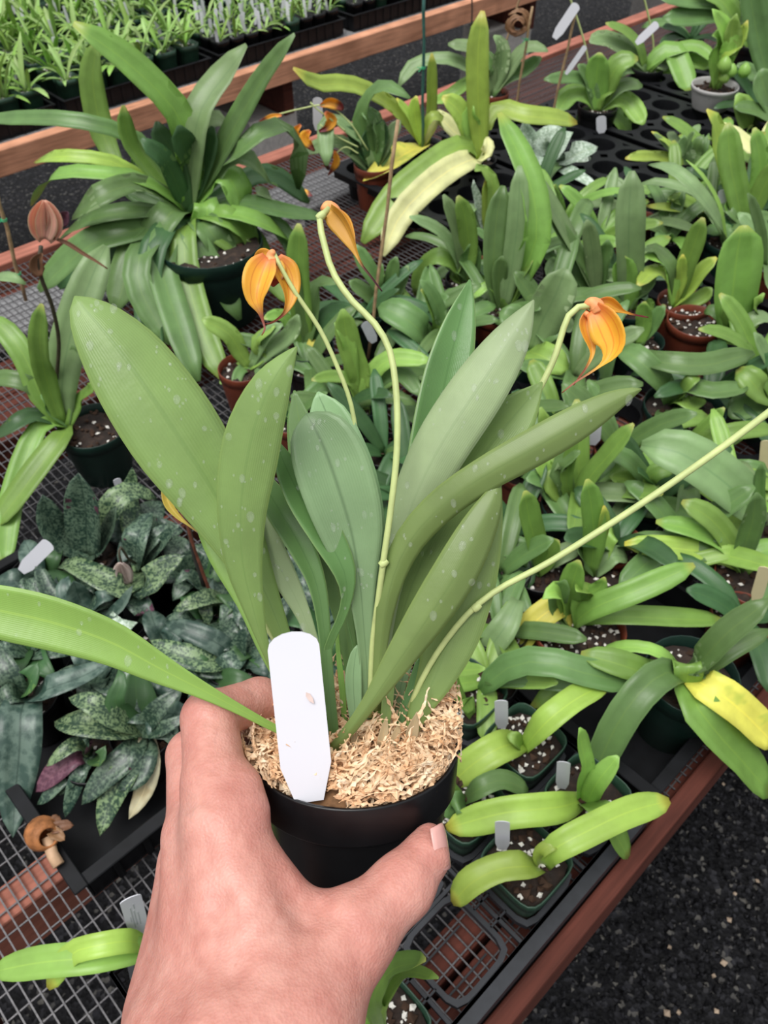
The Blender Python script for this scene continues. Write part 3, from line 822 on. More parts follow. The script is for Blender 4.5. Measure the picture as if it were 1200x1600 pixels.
# open flower seen from behind on the left
tube_part(s2, [(427,392,.3375,8),(424,398,.339,15),(424,406,.340,20),(426,418,.341,14)], M_TUBE)
sepal(s2, 'O', [(420,402,.337,22),(410,420,.335,46),(402,444,.333,46),(400,466,.334,30),(407,487,.336,10),(411,502,.337,4),(414,514,.337,3),(409,524,.337,1.5)], .40, .25)
sepal(s2, 'O', [(430,404,.339,22),(443,422,.340,42),(451,444,.341,36),(452,466,.341,22),(445,487,.340,8),(434,498,.339,4),(422,505,.338,3),(414,506,.338,1.5)], .40, -.45)
sepal(s2, 'O', [(424,401,.340,14),(412,398,.343,19),(404,402,.346,14),(402,408,.349,5),(401,413,.354,2)], .35, .2)
sepal(s2, 'O', [(424,402,.3405,24),(426,420,.3405,40),(427,436,.3405,30),(427,448,.3405,4)], .2, 0, 'throat')
# open flower on the right
tube_part(s3, [(914,477,.370,9),(922,474,.370,19),(931,478,.370,25),(936,488,.370,22)], M_TUBE)
sepal(s3, 'O', [(928,482,.368,26),(942,499,.366,48),(952,519,.366,54),(957,538,.367,44),(952,556,.369,22),(941,569,.370,6.5),(920,584,.371,3.5),(898,598,.372,3),(878,614,.373,1.5)], .38, .3)
sepal(s3, 'O', [(922,486,.372,14),(916,504,.372,26),(919,524,.372,20),(924,540,.372,13),(925,554,.372,7),(916,574,.372,4),(906,588,.372,3),(896,602,.372,1.5)], .40, -.3)
sepal(s3, 'O', [(934,474,.371,14),(950,473,.373,20),(962,480,.375,16),(973,486,.377,6),(988,491,.379,3),(1003,494,.381,2.5),(1013,496,.382,1.5)], .40, .1)
tube_part(s3, [(914,487,.371,6),(917,491,.371,9),(919,494,.371,7)], M_TUBE, 'ovary')
# small flower peeping past the big left leaf
tube_part(s5, [(262,744,.392,8),(264,750,.392,13),(268,756,.392,10)], plain('flower_tube_pink', (.62,.36,.20), .5, .15, 200))
sepal(s5, 'V', [(262,752,.392,9),(259,768,.392,13),(264,788,.392,14),(278,806,.392,9),(293,819,.392,4),(306,829,.392,3),(320,838,.392,1.5)], .45, .2)
sepal(s5, 'V', [(268,752,.394,8),(274,764,.395,6),(268,790,.395,6),(280,806,.395,3)], .4, -.3)

# blank white tag pushed into the moss
def tag_obj(p_top, p_bot, width, label, mat=None, point=.35, toward=None, name='plant_tag', thick=.0009, bend=0.0, marks=()):
    mat = mat or M_WHITEP
    ax = (p_top - p_bot); Lh = ax.length; ax.normalize()
    n = ((toward or (CAMP - (p_top+p_bot)/2).normalized()))
    sd = ax.cross(n).normalized(); n = sd.cross(ax).normalized()
    r = width/2; out = []
    for k in range(9):
        a = math.pi*k/8; out.append((math.cos(a)*r, Lh - r*.62 + math.sin(a)*r*.62))
    out += [(-r, Lh*.22), (-r*.55, 0), (r*.55, 0), (r, Lh*.22)]
    V = []; m = len(out)
    for z in (thick/2, -thick/2):
        for x, y in out:
            V.append(p_bot + sd*x + ax*y + n*(z + bend*math.sin(math.pi*y/Lh)))
    Fc = [tuple(range(m)), tuple(range(2*m-1, m-1, -1))] + [(k, m+k, m+(k+1) % m, (k+1) % m) for k in range(m)]
    o = mesh_obj(name, V, Fc, mat, None, origin=p_bot, smooth=False)
    if marks:
        mk = MB()
        for x, y0, y1, hw in marks:
            mk.box(sd*(x*r) + ax*(Lh*(y0+y1)/2) + n*(thick/2+.0001), sd*hw, ax*(Lh*(y1-y0)/2), n*.0001)
        mk.build('faded_lettering', M_GREYTAG, o)
    return tag(o, label, 'plant tag', 'plant tags')
tg = tag_obj(D(456, 987, .318), D(484, 1252, .3245), 80*.32/F, 'large blank white tag standing in the moss of the held pot', thick=.0011)

# ================================================================== the hand
def surface_nets(val, org, h):
    """naive surface nets on a numpy grid; returns verts, quads"""
    nx, ny, nz = val.shape
    ins = val < 0
    idx = np.zeros((nx-1, ny-1, nz-1), np.int8)
    c = [(i, j, k) for i in (0,1) for j in (0,1) for k in (0,1)]
    cnt = np.zeros((nx-1, ny-1, nz-1), np.int32)
    for i, j, k in c: cnt += ins[i:nx-1+i, j:ny-1+j, k:nz-1+k]
    act = (cnt > 0) & (cnt < 8)
    ac = np.argwhere(act); vid = -np.ones(act.shape, np.int64); vid[act] = np.arange(len(ac))
    acc = np.zeros((len(ac), 3)); num = np.zeros(len(ac))
    for a in range(3):
        for b in ((0,0),(0,1),(1,0),(1,1)):
            o0 = [0,0,0]; oth = [x for x in range(3) if x != a]
            o0[oth[0]], o0[oth[1]] = b; o1 = list(o0); o1[a] = 1
            v0 = val[ac[:,0]+o0[0], ac[:,1]+o0[1], ac[:,2]+o0[2]]; v1 = val[ac[:,0]+o1[0], ac[:,1]+o1[1], ac[:,2]+o1[2]]
            m = (v0 < 0) != (v1 < 0)
            t = np.where(m, v0/np.where(m, v0-v1, 1), 0)
            p = np.repeat(np.array([o0], float), len(ac), 0); p[:,a] += t
            acc[m] += p[m]; num[m] += 1
    verts = (ac + acc/num[:,None])*h + org
    quads = []
    for a in range(3):
        o = [x for x in range(3) if x != a]
        sl0 = [slice(None)]*3; sl1 = [slice(None)]*3
        sl0[a] = slice(0, -1); sl1[a] = slice(1, None)
        s0, s1 = ins[tuple(sl0)], ins[tuple(sl1)]
        e = np.argwhere(s0 != s1)
        e = e[(e[:,o[0]] > 0) & (e[:,o[1]] > 0) & (e[:,o[0]] < val.shape[o[0]]-1) & (e[:,o[1]] < val.shape[o[1]]-1)]
        fl = s0[e[:,0], e[:,1], e[:,2]]
        def at(d0, d1):
            q = e.copy(); q[:,o[0]] -= d0; q[:,o[1]] -= d1
            return vid[q[:,0], q[:,1], q[:,2]]
        q = np.stack([at(1,1), at(0,1), at(0,0), at(1,0)], 1)
        if a == 1: fl = ~fl
        q[~fl] = q[~fl][:, ::-1]
        quads.append(q)
    return verts, np.concatenate(quads)

def px3(u, v, d):                      # camera-space point (x right, y up, z towards the viewer), metres
    return np.array([(u-600)/F*d, (800-v)/F*d, -d])
def hand_mesh():
    caps = []     # (a, b, ra, rb, blend)
    def c(p, q, rp, rq, k=.006): caps.append((px3(*p), px3(*q), rp, rq, k))
    mm = .001
    # forearm and wrist
    c((375,1660,.268),(330,2250,.235), 27*mm, 33*mm, .012)
    c((285,1640,.282),(250,2250,.245), 20*mm, 25*mm, .012)
    c((470,1625,.272),(430,2250,.235), 19*mm, 25*mm, .012)
    # back of the hand: metacarpals fan from wrist to knuckles
    c((400,1600,.277),(345,1285,.314), 19*mm, 14.5*mm, .010)
    c((330,1600,.285),(308,1310,.328), 19*mm, 14*mm, .010)
    c((275,1600,.295),(296,1350,.345), 17*mm, 13*mm, .010)
    c((262,1590,.305),(292,1400,.358), 15*mm, 12*mm, .010)
    c((440,1590,.280),(420,1430,.300), 20*mm, 15*mm, .012)
    # thumb
    c((470,1580,.283),(548,1462,.299), 19*mm, 15.5*mm, .010)
    c((548,1462,.299),(628,1385,.312), 14.5*mm, 11.8*mm, .006)
    c((628,1385,.312),(664,1338,.321), 12.0*mm, 9.4*mm, .004)
    c((664,1338,.321),(671,1312,.326), 9.2*mm, 6.4*mm, .003)
    # web between thumb and index
    c((375,1340,.312),(452,1450,.304), 13*mm, 11.5*mm, .010)
    c((452,1452,.304),(540,1466,.302), 11*mm, 12*mm, .009)
    # index finger
    c((347,1280,.315),(337,1230,.324), 13.8*mm, 12.8*mm, .005)
    c((337,1230,.324),(327,1122,.343), 12.6*mm, 11.6*mm, .005)
    c((327,1122,.343),(405,1092,.366), 11.0*mm, 9.4*mm, .003)
    c((405,1092,.366),(480,1110,.386), 9.0*mm, 7.4*mm, .003)
    # index knuckle bulge
    c((380,1230,.322),(384,1262,.318), 7*mm, 8*mm, .008)
    # middle finger
    c((310,1305,.330),(300,1180,.360), 12.5*mm, 11*mm, .004)
    c((300,1180,.360),(372,1145,.392), 10.5*mm, 9*mm, .003)
    c((372,1145,.392),(455,1165,.408), 8.8*mm, 7.4*mm, .003)
    # ring finger
    c((298,1350,.345),(298,1240,.382), 12*mm, 10.5*mm, .004)
    c((298,1240,.382),(380,1215,.412), 10*mm, 8.5*mm, .003)
    c((380,1215,.412),(460,1235,.425), 8.4*mm, 7*mm, .003)
    # little finger
    c((292,1400,.358),(315,1310,.398), 10.5*mm, 9*mm, .004)
    c((315,1310,.398),(390,1295,.418), 8.5*mm, 7.5*mm, .003)
    c((390,1295,.418),(450,1305,.428), 7.3*mm, 6.4*mm, .003)
    h = .0013
    lo = np.array([-.135, -.36, -.45]); hi = np.array([.04, -.045, -.19])
    n = np.ceil((hi-lo)/h).astype(int)
    g = [lo[i] + h*np.arange(n[i]) for i in range(3)]
    X, Y, Z = np.meshgrid(*g, indexing='ij')
    D0 = np.full(X.shape, 1.0)
    for a, b, ra, rb, k in caps:
        # only work near the capsule
        mn = np.minimum(a, b) - max(ra, rb) - .03; mx = np.maximum(a, b) + max(ra, rb) + .03
        sl = tuple(slice(max(0, int((mn[i]-lo[i])/h)), max(0, min(n[i], int((mx[i]-lo[i])/h)+1))) for i in range(3))
        x, y, z = X[sl], Y[sl], Z[sl]
        if x.size == 0: continue
        ab = b-a; t = np.clip(((x-a[0])*ab[0] + (y-a[1])*ab[1] + (z-a[2])*ab[2])/ab.dot(ab), 0, 1)
        d = np.sqrt((x-a[0]-t*ab[0])**2 + (y-a[1]-t*ab[1])**2 + (z-a[2]-t*ab[2])**2) - (ra + (rb-ra)*t)
        o = D0[sl]; hh = np.maximum(k - np.abs(o-d), 0)/k
        D0[sl] = np.minimum(o, d) - hh*hh*k*.25
    # creases, tendon grooves (carved)
    def carve(pts, r, dep):
        for p, q in zip(pts[:-1], pts[1:]):
            a, b = px3(*p), px3(*q)
            mn = np.minimum(a, b)-.012; mx = np.maximum(a, b)+.012
            sl = tuple(slice(max(0, int((mn[i]-lo[i])/h)), max(0, min(n[i], int((mx[i]-lo[i])/h)+1))) for i in range(3))
            x, y, z = X[sl], Y[sl], Z[sl]
            if x.size == 0: continue
            ab = b-a; t = np.clip(((x-a[0])*ab[0]+(y-a[1])*ab[1]+(z-a[2])*ab[2])/ab.dot(ab), 0, 1)
            d = np.sqrt((x-a[0]-t*ab[0])**2+(y-a[1]-t*ab[1])**2+(z-a[2]-t*ab[2])**2)
            D0[sl] += dep*np.exp(-(d/r)**2)
    carve([(262,1246,.318),(285,1250,.310),(320,1252,.303),(360,1246,.303)], .0022, .0016)
    carve([(270,1262,.314),(300,1268,.306)], .0018, .0012)
    carve([(385,1180,.322),(365,1195,.314),(330,1198,.312)], .0022, .0013)
    carve([(300,1120,.332),(330,1130,.330),(365,1120,.335)], .0018, .0005)
    carve([(395,1070,.352),(397,1095,.356),(392,1115,.358)], .0018, .0007)
    carve([(330,1330,.298),(345,1420,.285),(365,1520,.268)], .006, .0018)
    carve([(440,1330,.297),(455,1390,.292),(470,1440,.288)], .006, .0018)
    carve([(500,1420,.292),(520,1436,.289),(540,1440,.287)], .003, .0008)
    carve([(610,1350,.304),(640,1372,.300),(668,1390,.304)], .0028, .0006)
    carve([(540,1440,.286),(560,1480,.282),(570,1510,.285)], .004, .0006)
    vs, qs = surface_nets(D0, lo, h)
    # to world
    wv = np.array(CAMP)[None] + vs[:,[0]]*np.array(RIGHT) + vs[:,[1]]*np.array(UPV) - vs[:,[2]]*np.array(FWD)
    return wv, qs
def skin_mat():
    m, N, L, B = new_mat('skin')
    tc = N.new('ShaderNodeTexCoord')
    n1 = noise(N, L, 38, 4, vec=tc.outputs['Object'], rough=.6)
    r = ramp(N, [(.25, (.545,.225,.185)), (.5, (.610,.285,.232)), (.75, (.665,.350,.290))]); L.new(n1.outputs[0], r.inputs[0])
    n2 = noise(N, L, 160, 3, vec=tc.outputs['Object'])
    r2 = ramp(N, [(.35, (.90,.84,.83)), (.62, (1,1,1))]); L.new(n2.outputs[0], r2.inputs[0])
    cur = mixc(N, L, 1.0, r.outputs[0], r2.outputs[0], 'MULTIPLY')
    vo = N.new('ShaderNodeTexVoronoi'); vo.inputs['Scale'].default_value = 85; L.new(tc.outputs['Object'], vo.inputs['Vector'])
    fr = ramp(N, [(.0, (1,1,1)), (.045, (1,1,1)), (.075, (0,0,0))]); L.new(vo.outputs['Distance'], fr.inputs[0])
    cur = mixc(N, L, mth(N, L, 'MULTIPLY', fr.outputs[0], .35), cur, (.42,.17,.12))
    L.new(cur, B.inputs['Base Color'])
    B.inputs['Roughness'].default_value = .46; B.inputs['Specular IOR Level'].default_value = .45
    B.inputs['Subsurface Weight'].default_value = .25; B.inputs['Subsurface Scale'].default_value = .006
    B.inputs['Subsurface Radius'].default_value = (1.0, .35, .2)
    v2 = N.new('ShaderNodeTexVoronoi'); v2.inputs['Scale'].default_value = 900; L.new(tc.outputs['Object'], v2.inputs['Vector'])
    n3 = noise(N, L, 260, 4, vec=tc.outputs['Object'])
    L.new(bump(N, L, mth(N, L, 'ADD', mth(N, L, 'MULTIPLY', v2.outputs['Distance'], .5), n3.outputs[0]), .30, .0011), B.inputs['Normal'])
    return m
hv_, hq_ = hand_mesh()
hb = D(375, 1640, .27)
hand = mesh_obj('person', hv_.tolist(), [tuple(int(i) for i in q) for q in hq_], skin_mat(), None, origin=tuple(hb))
tag(hand, 'bare left hand and wrist gripping the small black pot, thumb at its side', 'hand')
sm_ = hand.modifiers.new('smooth', 'SMOOTH'); sm_.factor = .5; sm_.iterations = 4
# thumb nail: a curved plate seated on the outer side of the thumb tip
def nail(u, v, d, along, out, ln, wd):
    c = D(u, v, d); a = along.normalized(); n = (out - a*out.dot(a)).normalized(); b = a.cross(n)
    V = []; Fc = []; nu, nvv = 9, 9
    for lay in (0, 1):
        for i in range(nu):
            for j in range(nvv):
                x = -1 + 2*i/(nu-1); y = -1 + 2*j/(nvv-1)
                # rounded plate
                yy = y*(1 - .16*max(0, x)**3); xx = x*(1 - .10*y*y*(1 if x > 0 else 1.6))
                V.append(c + a*(xx*ln/2) + b*(yy*wd/2) - n*(.30*wd/2*y*y + .10*ln/2*max(0, x)**2 + (.0007 if lay else 0)) - hb)
    m = nu*nvv
    for i in range(nu-1):
        for j in range(nvv-1):
            k = i*nvv+j
            Fc.append((k, k+nvv, k+nvv+1, k+1)); Fc.append((m+k+1, m+k+nvv+1, m+k+nvv, m+k))
    edge = [j for j in range(nvv)] + [i*nvv+nvv-1 for i in range(1, nu)] + [(nu-1)*nvv+j for j in range(nvv-2, -1, -1)] + [i*nvv for i in range(nu-2, 0, -1)]
    for k in range(len(edge)):
        p, q = edge[k], edge[(k+1) % len(edge)]; Fc.append((p, q, m+q, m+p))
    return mesh_obj('thumbnail', V, Fc, plain('nail', (.70,.37,.33), .25, .06, 60, .5), hand)
nail(697, 1322, .3185, UPV*.97 - RIGHT*.12 + FWD*.22, RIGHT*.90 - FWD*.44, .0168, .0135)

# ================================================================== plants on the near bench
def stake(p_bot, p_top, r, mat, label, name='plant_stake', ties=()):
    mb = MB(); n = 7
    mb.tube([p_bot.lerp(p_top, k/(n-1)) + Vector((math.sin(k*2.1)*r*.4, math.cos(k*1.7)*r*.4, 0)) for k in range(n)], [r*(1 + (.12 if k % 2 else 0)) for k in range(n)], 8)
    o = mb.build(name, mat, None, origin=p_bot, smooth=True); tag(o, label, 'stake', 'plant stakes')
    for t in ties:
        c = p_bot.lerp(p_top, t); mt = MB(); ax = (p_top-p_bot).normalized(); b = ax.cross(Vector((0,1,.2))).normalized(); a = b.cross(ax)
        for q in range(2): mt.tube([c + ax*(q*.003) + (a*math.cos(k*.7)+b*math.sin(k*.7))*(r+.0012) for k in range(10)], .0008, 5)
        mt.tube([c + b*r, c + b*(r+.010) - a*.004 + ax*.004], .0008, 5)
        mt.tube([c + b*r, c + b*(r+.008) - a*.006 - ax*.005], .0008, 5)
        oo = mt.build('tie', M_TIE, o, origin=p_bot, smooth=True); oo.location = (0,0,0)
    return o
def ptag(u0, v0, u1, v1, wpx_, z0, label, mat=None, dz=None, crop='X', dy=0.0, marks=()):
    """tag from its foot (u0,v0 at height z0) to its head, upright plane"""
    ox, oy, sc = CROPS[crop]
    a = P(ox+u0*sc, oy+v0*sc, z0); b = PY(ox+u1*sc, oy+v1*sc, a.y+dy)
    return tag_obj(b, a, wpx_*sc*depth(a)/F, label, mat, thick=.0007, marks=marks)
def flower_stem(root, pts, r, mat=M_STEM, name='flower_stalk'):
    mb = MB(); sm = catmull([tuple(p) for p in pts], 16, 1.0)
    mb.tube([Vector(p)-root.location for p, _ in sm], r, 8)
    return mesh_obj(name, mb.v, mb.f, mat, root)
GP = lambda r, h: (r, h, M_GREENP)
BP = lambda r, h: (r, h, M_BLACK)
TP = lambda r, h: (r, h, M_BROWNP)
SQ = lambda r, h: (r, h, M_SQUARE)
PC = 'potted plant'

potted('strap_leaf_orchid', 'huge orchid clump with many dark arching straps before the far wooden rail', PC, 700, 780, 'A', .17, '''
690,470,y0 480,230,y-2 275,88,y-4 w112 m
!450,640,20 385,500,y4 345,300,y6 362,160,y6 w86 m
740,430 830,290,y5 925,170,y6 w112 b
830,560 960,330 1105,130,y-4 w78 d
540,540,27 300,455,32 0,445,30 -40,455,28 w56 d
500,560 470,470 462,395 w62 m
460,620,25 330,590,27 220,585,27 130,608,22 w46 Y
560,680,24 420,655,26 220,650,26 120,770,15 w64 m
540,690,24 380,730,26 270,820,20 w84 d
520,790,20 340,820,19 220,900,12 w76 d
540,850,18 360,900,17 230,1000,12 145,1090,8 w115 d
720,620 690,540,y-2 672,470,y-3 w92 k
760,620 790,520 800,475 w74 k
620,600,y-3 560,550,y-4 530,520,y-4 w70 k
640,560 600,500 590,455 w80 k
840,640,24 900,740,20 938,845,12 w104 m
860,600,26 930,590,27 1015,690,20 w62 b
840,600,26 930,540,30 1040,460,32 1110,520,28 1118,710,16 w76 d
740,480,y2 800,440,y3 860,470,y4 w70 i
780,760,20 755,900,14 748,1055,6 w92 m
640,790,20 570,900,16 500,1100,6 w112 d
660,880,16 650,1000,11 690,1150,5 w92 m
720,900,15 740,1050,9 770,1190,4 w84 m
880,800,19 1020,850,16 1100,920,10 w74 m
900,760,19 1050,790,17 1220,815,13 w72 d
800,860,17 950,970,11 1115,1150,4 w78 m
600,900,14 450,1010,9 420,1120,5 w96 d
480,900,14 300,1000,9 220,1080,5 w90 k
980,650,20 1080,690,17 1160,760,12 w70 k
470,700,y4 520,620,y4 500,560,y4 w60 d
1000,820,15 1100,930,10 1130,1080,5 w60 d
1020,740,18 980,720,20 960,700,20 w50 b
640,850,18 600,960,15 680,1250,8 742,1430,3 w98 d
690,860,18 690,980,14 760,1250,7 845,1430,2 w98 m
580,880,17 510,1000,15 540,1120,11 640,1290,5 w92 d
540,880,17 480,1000,14 430,1170,8 w112 d
600,880,18 560,1000,14 560,1230,7 600,1380,3 w90 k
720,880,17 800,1010,12 900,1200,4 w80 d
780,850,18 840,950,13 870,1070,7 w98 d
840,810,19 940,890,14 1010,1010,8 w92 m
700,830,18 690,930,15 720,1050,10 w90 k
''', GP(.095,.15), (.052,-.085), fold=.16, perl=40)
potted('slipper_orchid_plant', 'slipper orchid with broad strap leaves in a green pot, one bud on a tall stem', PC, 290, 735, 'Dd', .10, '''
210,560 175,400,y-2 188,215,y-3 w88 m
275,580,y1 320,330,y4 440,20,y10 475,-45,y12 w140 b
310,580,y2 330,450,y3 325,400,y3 w56 d
190,620,14 100,560,17 0,545,17 -60,560,15 w70 d
190,640,14 120,470,19 40,350,22 -50,270,23 w92 m
150,710,12 60,755,12 -30,810,9 w80 k
280,800,11 180,930,9 70,1080,6 -30,1210,3 w105 m
350,650,13 405,590,17 420,560,18 w56 m
200,740,11 120,880,9 40,1150,4 20,1390,1 w95 m
240,690 215,640 180,620 w60 d
!-90,120,16 -20,95,22 60,100,23 115,125,22 w66 b
''', GP(.052,.095), (.040,-.004), fold=.18, perl=10, bark=30)
# its bud on a dark stem
sp = [o for o in bpy.data.objects if o.name.startswith('slipper_orchid_plant')][0]
bb = P(82, 640, .11); top = PY(70, 352, bb.y-.02)
st = flower_stem(sp, [bb, PY(92, 540, bb.y), PY(82, 480, bb.y-.01), PY(62, 425, bb.y-.02), PY(64, 385, bb.y-.02)], .0028, M_STEMD)
def bgpetal(parent, root, code, pts, y, fold=.4, roll=0.0, name='petal'):
    line = []
    for u, v, w in pts:
        p = PY(u, v, y); line.append((*p, w*depth(p)/F))
    o, *_ = leaf_mesh(name, line, LM[code], parent, root.location, nref=(CAMP-Vector(line[0][:3])).normalized(), fold=fold, thick=.001, rings=12, cross=3, ease=1.0, roll=roll)
    return o
yb = bb.y-.02
bgpetal(st, sp, 'K', [(68,375,14),(60,360,24),(58,340,26),(64,320,14),(66,313,3)], yb-.004, .55)
bgpetal(st, sp, 'K', [(70,375,16),(72,358,30),(72,340,32),(70,322,16),(68,313,3)], yb-.010, .45)
bgpetal(st, sp, 'K', [(74,375,14),(84,360,22),(86,342,22),(78,322,12),(70,313,3)], yb-.003, .5)
bgpetal(st, sp, 'P', [(88,352,6),(96,344,22),(102,336,16),(106,331,4)], yb+.01, .3)
bgpetal(st, sp, 'N', [(84,372,4),(105,380,7),(130,396,6),(150,408,4),(168,420,2)], yb-.005, .3)
bgpetal(st, sp, 'N', [(64,432,5),(58,420,22),(58,408,20),(66,396,4)], yb-.005, .4)

# mottled slipper orchids in the deep tray
RT = lambda: BP(.036,.075)
MG = 'mottled slipper orchids in the left tray'
potted('mottled_orchid', 'mottled orchid with three upright dark rounded leaves near the green pot', PC, 560, 640, 'E', .085, '''
430,600 330,480 265,290 w175 t
530,560 520,350 490,155 w235 t
640,580 690,480 725,370 w115 t
640,480,12 720,330,15 830,265,15 985,320,12 w150 T
540,690,9 440,720,10 390,740,9 w90 t
''', RT(), shape='oval', group=MG, z0=.005, perl=8)
potted('mottled_orchid', 'mottled orchid behind the white drooping bud, long speckled leaves', PC, 850, 720, 'E', .085, '''
850,560 920,430,y4 960,400,y5 w160 t
880,640,11 980,540,13 1060,470,13 w110 t
790,880,11 620,810,12 430,720,12 360,750,10 w160 T
900,860,11 1030,740,13 1160,670,14 w175 T
860,980,10 930,1040,9 860,1080,7 w150 t
800,300,y8 830,180,y9 825,120,y9 w120 T
1000,600 1090,500 1130,480 w90 t
''', RT(), shape='oval', group=MG, z0=.005, perl=8)
potted('mottled_orchid', 'mottled orchid with slate leaves just above the long wet leaf', PC, 560, 1000, 'E', .085, '''
440,930,11 400,860,12 430,800,12 w130 g
500,940 470,860 460,830 w140 g
600,960,11 640,930,12 720,940,11 w110 g
680,1040,10 760,980,11 830,860,13 w90 g
660,1080,10 760,1120,10 860,1090,10 w130 s
300,900,10 200,850,11 130,900,9 w110 t
420,980,10 300,900,11 250,770,12 220,740,12 w130 t
''', RT(), shape='oval', group=MG, z0=.005, perl=8)
potted('mottled_orchid', 'mottled orchid beside the brown flower stem, pale green mottling', PC, 700, 900, 'Fx', .085, '''
600,930,11 450,980,12 360,1020,11 w110 T
560,980,10 580,1060,9 560,1120,8 w90 T
650,820,y2 640,700,y3 600,640,y4 w110 t
520,840,11 440,790,13 370,860,12 w110 t
720,990,10 700,1100,9 690,1220,7 w110 t
800,980,10 860,1060,9 900,1100,8 w110 t
760,800,y3 820,640,y5 860,560,y6 w120 t
''', RT(), shape='oval', group=MG, z0=.005, perl=8)
potted('mottled_orchid', 'mottled orchid half hidden behind the white tag of the held pot', PC, 740, 1310, 'Fx', .085, '''
640,1220,11 430,1130,12 310,1090,11 w130 g
600,1330,10 400,1290,11 220,1200,11 w150 T
640,1390,9 450,1340,9 330,1300,9 w110 t
780,1220,11 820,1120,13 w100 t
740,1420,9 700,1500,8 w110 t
900,1300,10 1000,1230,11 1080,1150,11 w120 t
960,1100,11 1060,980,12 1100,900,12 w120 t
1000,1000,11 960,900,12 940,860,12 w110 t
''', RT(), shape='oval', group=MG, z0=.005, perl=8)
potted('mottled_orchid', 'mottled orchid at the tray corner with a withered cream leaf', PC, 880, 630, 'G', .085, '''
700,620,11 500,600,12 340,590,10 w190 T
720,560,12 560,470,14 430,440,13 w150 T
720,480,13 760,330,15 740,260,15 w120 k
820,780,9 660,930,8 510,1110,6 w155 t
900,800,9 860,930,8 740,1025,7 w150 t
930,860,8 900,1020,6 805,1200,4 w125 c
780,900,8 690,1080,6 625,1305,4 w165 T
1000,640,11 1100,590,12 1200,540,12 w90 t
1000,670,10 1100,690,10 w80 t
860,470,y2 850,330,y4 840,250,y5 w210 k
980,520,12 1080,430,13 1150,380,13 w120 t
''', RT(), shape='oval', group=MG, z0=.005, perl=8)
potted('mottled_orchid', 'slate leaved slipper orchid at the left frame edge, one leaf hanging over the tray', PC, 150, 390, 'G', .09, '''
130,520,11 120,760,9 90,1080,5 80,1315,3 w240 g
300,380,12 520,300,12 730,190,12 w150 g
180,320,12 240,220,13 w150 k
60,300,12 -20,160,13 -60,100,13 w130 t
60,420,11 -60,520,9 w130 t
''', RT(), shape='oval', group=MG, z0=.005, perl=8)
potted('mottled_orchid', 'mottled orchid showing a purple leaf underside by the tray rim', PC, 560, 780, 'G', .08, '''
480,730,10 370,800,10 290,870,9 w100 T
470,800,9 350,900,8 225,1030,6 w140 P
520,850,8 420,960,7 350,1050,5 w110 t
500,900,8 450,1050,6 405,1190,4 w90 t
380,960,7 290,1060,6 230,1110,5 w90 t
560,720,11 520,700,12 w90 t
620,820,10 660,740,11 w110 k
''', BP(.034,.070), shape='oval', group=MG, z0=.005, perl=8)
# dark filler rosettes of the same tray
rf = random.Random(21)
for k, (u, v) in enumerate(((255,1010),(330,960),(300,890),(120,950),(250,1110),(400,1000),(60,900),(40,1010),(150,1050),(215,830),(330,1060),(440,900),(505,965),(470,820),(445,1035),(530,1040))):
    t = []
    for i in range(6):
        a = i*1.05 + rf.uniform(-.3,.3); ln = rf.uniform(55, 90)
        t.append('%d,%d,%d %d,%d,%d w%d %s' % (u+.5*ln*math.cos(a), v+.4*ln*math.sin(a), 10, u+ln*math.cos(a), v+.75*ln*math.sin(a), 9, rf.uniform(30,44), rf.choice('tttgk')))
    potted('mottled_orchid', ['small dark mottled orchid in front of the index finger knuckle', 'small dark mottled orchid left of the pale hero leaf base', 'small dark mottled orchid under the little yellow flower', 'small dark mottled orchid above the long wet leaf', 'small dark mottled orchid beside the index finger', 'small dark mottled orchid behind the white tag top', 'small dark mottled orchid by the leaning white tag at the left edge', 'small dark mottled orchid under the wet leaf at the left edge', 'small dark mottled orchid in the middle of the deep tray', 'small dark mottled orchid beneath the white drooping bud', 'small dark mottled orchid above the bent index finger', 'small dark mottled orchid glimpsed left of the hero leaf stems', 'small dark mottled orchid glimpsed through the hero leaf stems', 'small dark mottled orchid behind the darkest hero leaf', 'small dark mottled orchid directly behind the big white tag', 'small dark mottled orchid behind the back of the moss'][k],
        PC, u, v, 'X', .075, '\n'.join(t), RT(), shape='oval', group=MG, z0=.005, perl=6)

# ---- far middle of the bench
HB = (1.25, 1.333)
potted('yellow_green_orchid', 'yellow green orchid tied to the dark green stake, in a black pot', PC, 700, 590, 'B', .09, '''
600,470,15 480,385,21 360,345,24 250,350,25 155,285,29 w66 Y
730,470,y1 732,340,y1 732,222,y1 w42 Y
670,520 660,450 670,400 w44 Y
640,480 600,430 585,410 w36 Y
760,490,15 810,530,13 870,588,10 w60 p
720,500,15 750,480,16 800,545,12 w50 Y
640,620,11 540,690,10 445,755,8 w118 Z oval
''', BP(.040,.085), shape='strap')
potted('tall_leaf_orchid', 'yellow green orchid with one tall upright blade and long pale drooping leaves', PC, 930, 650, 'B', .09, '''
925,400 925,200,y1 945,45,y2 w86 Y
880,520 830,440 775,405 w78 Y
905,560 890,480 905,440 w70 y
940,600 950,520 970,450 w40 p
!960,540,15 1000,450,18 1120,480,18 1240,490,17 1338,512,15 w76 Y
880,600,13 760,670,12 600,800,8 445,1012,1 w108 y
900,660,12 800,710,12 690,800,10 600,900,6 528,1065,1 w96 p
950,650,12 970,610,14 965,570,15 w46 p
''', BP(.040,.085))
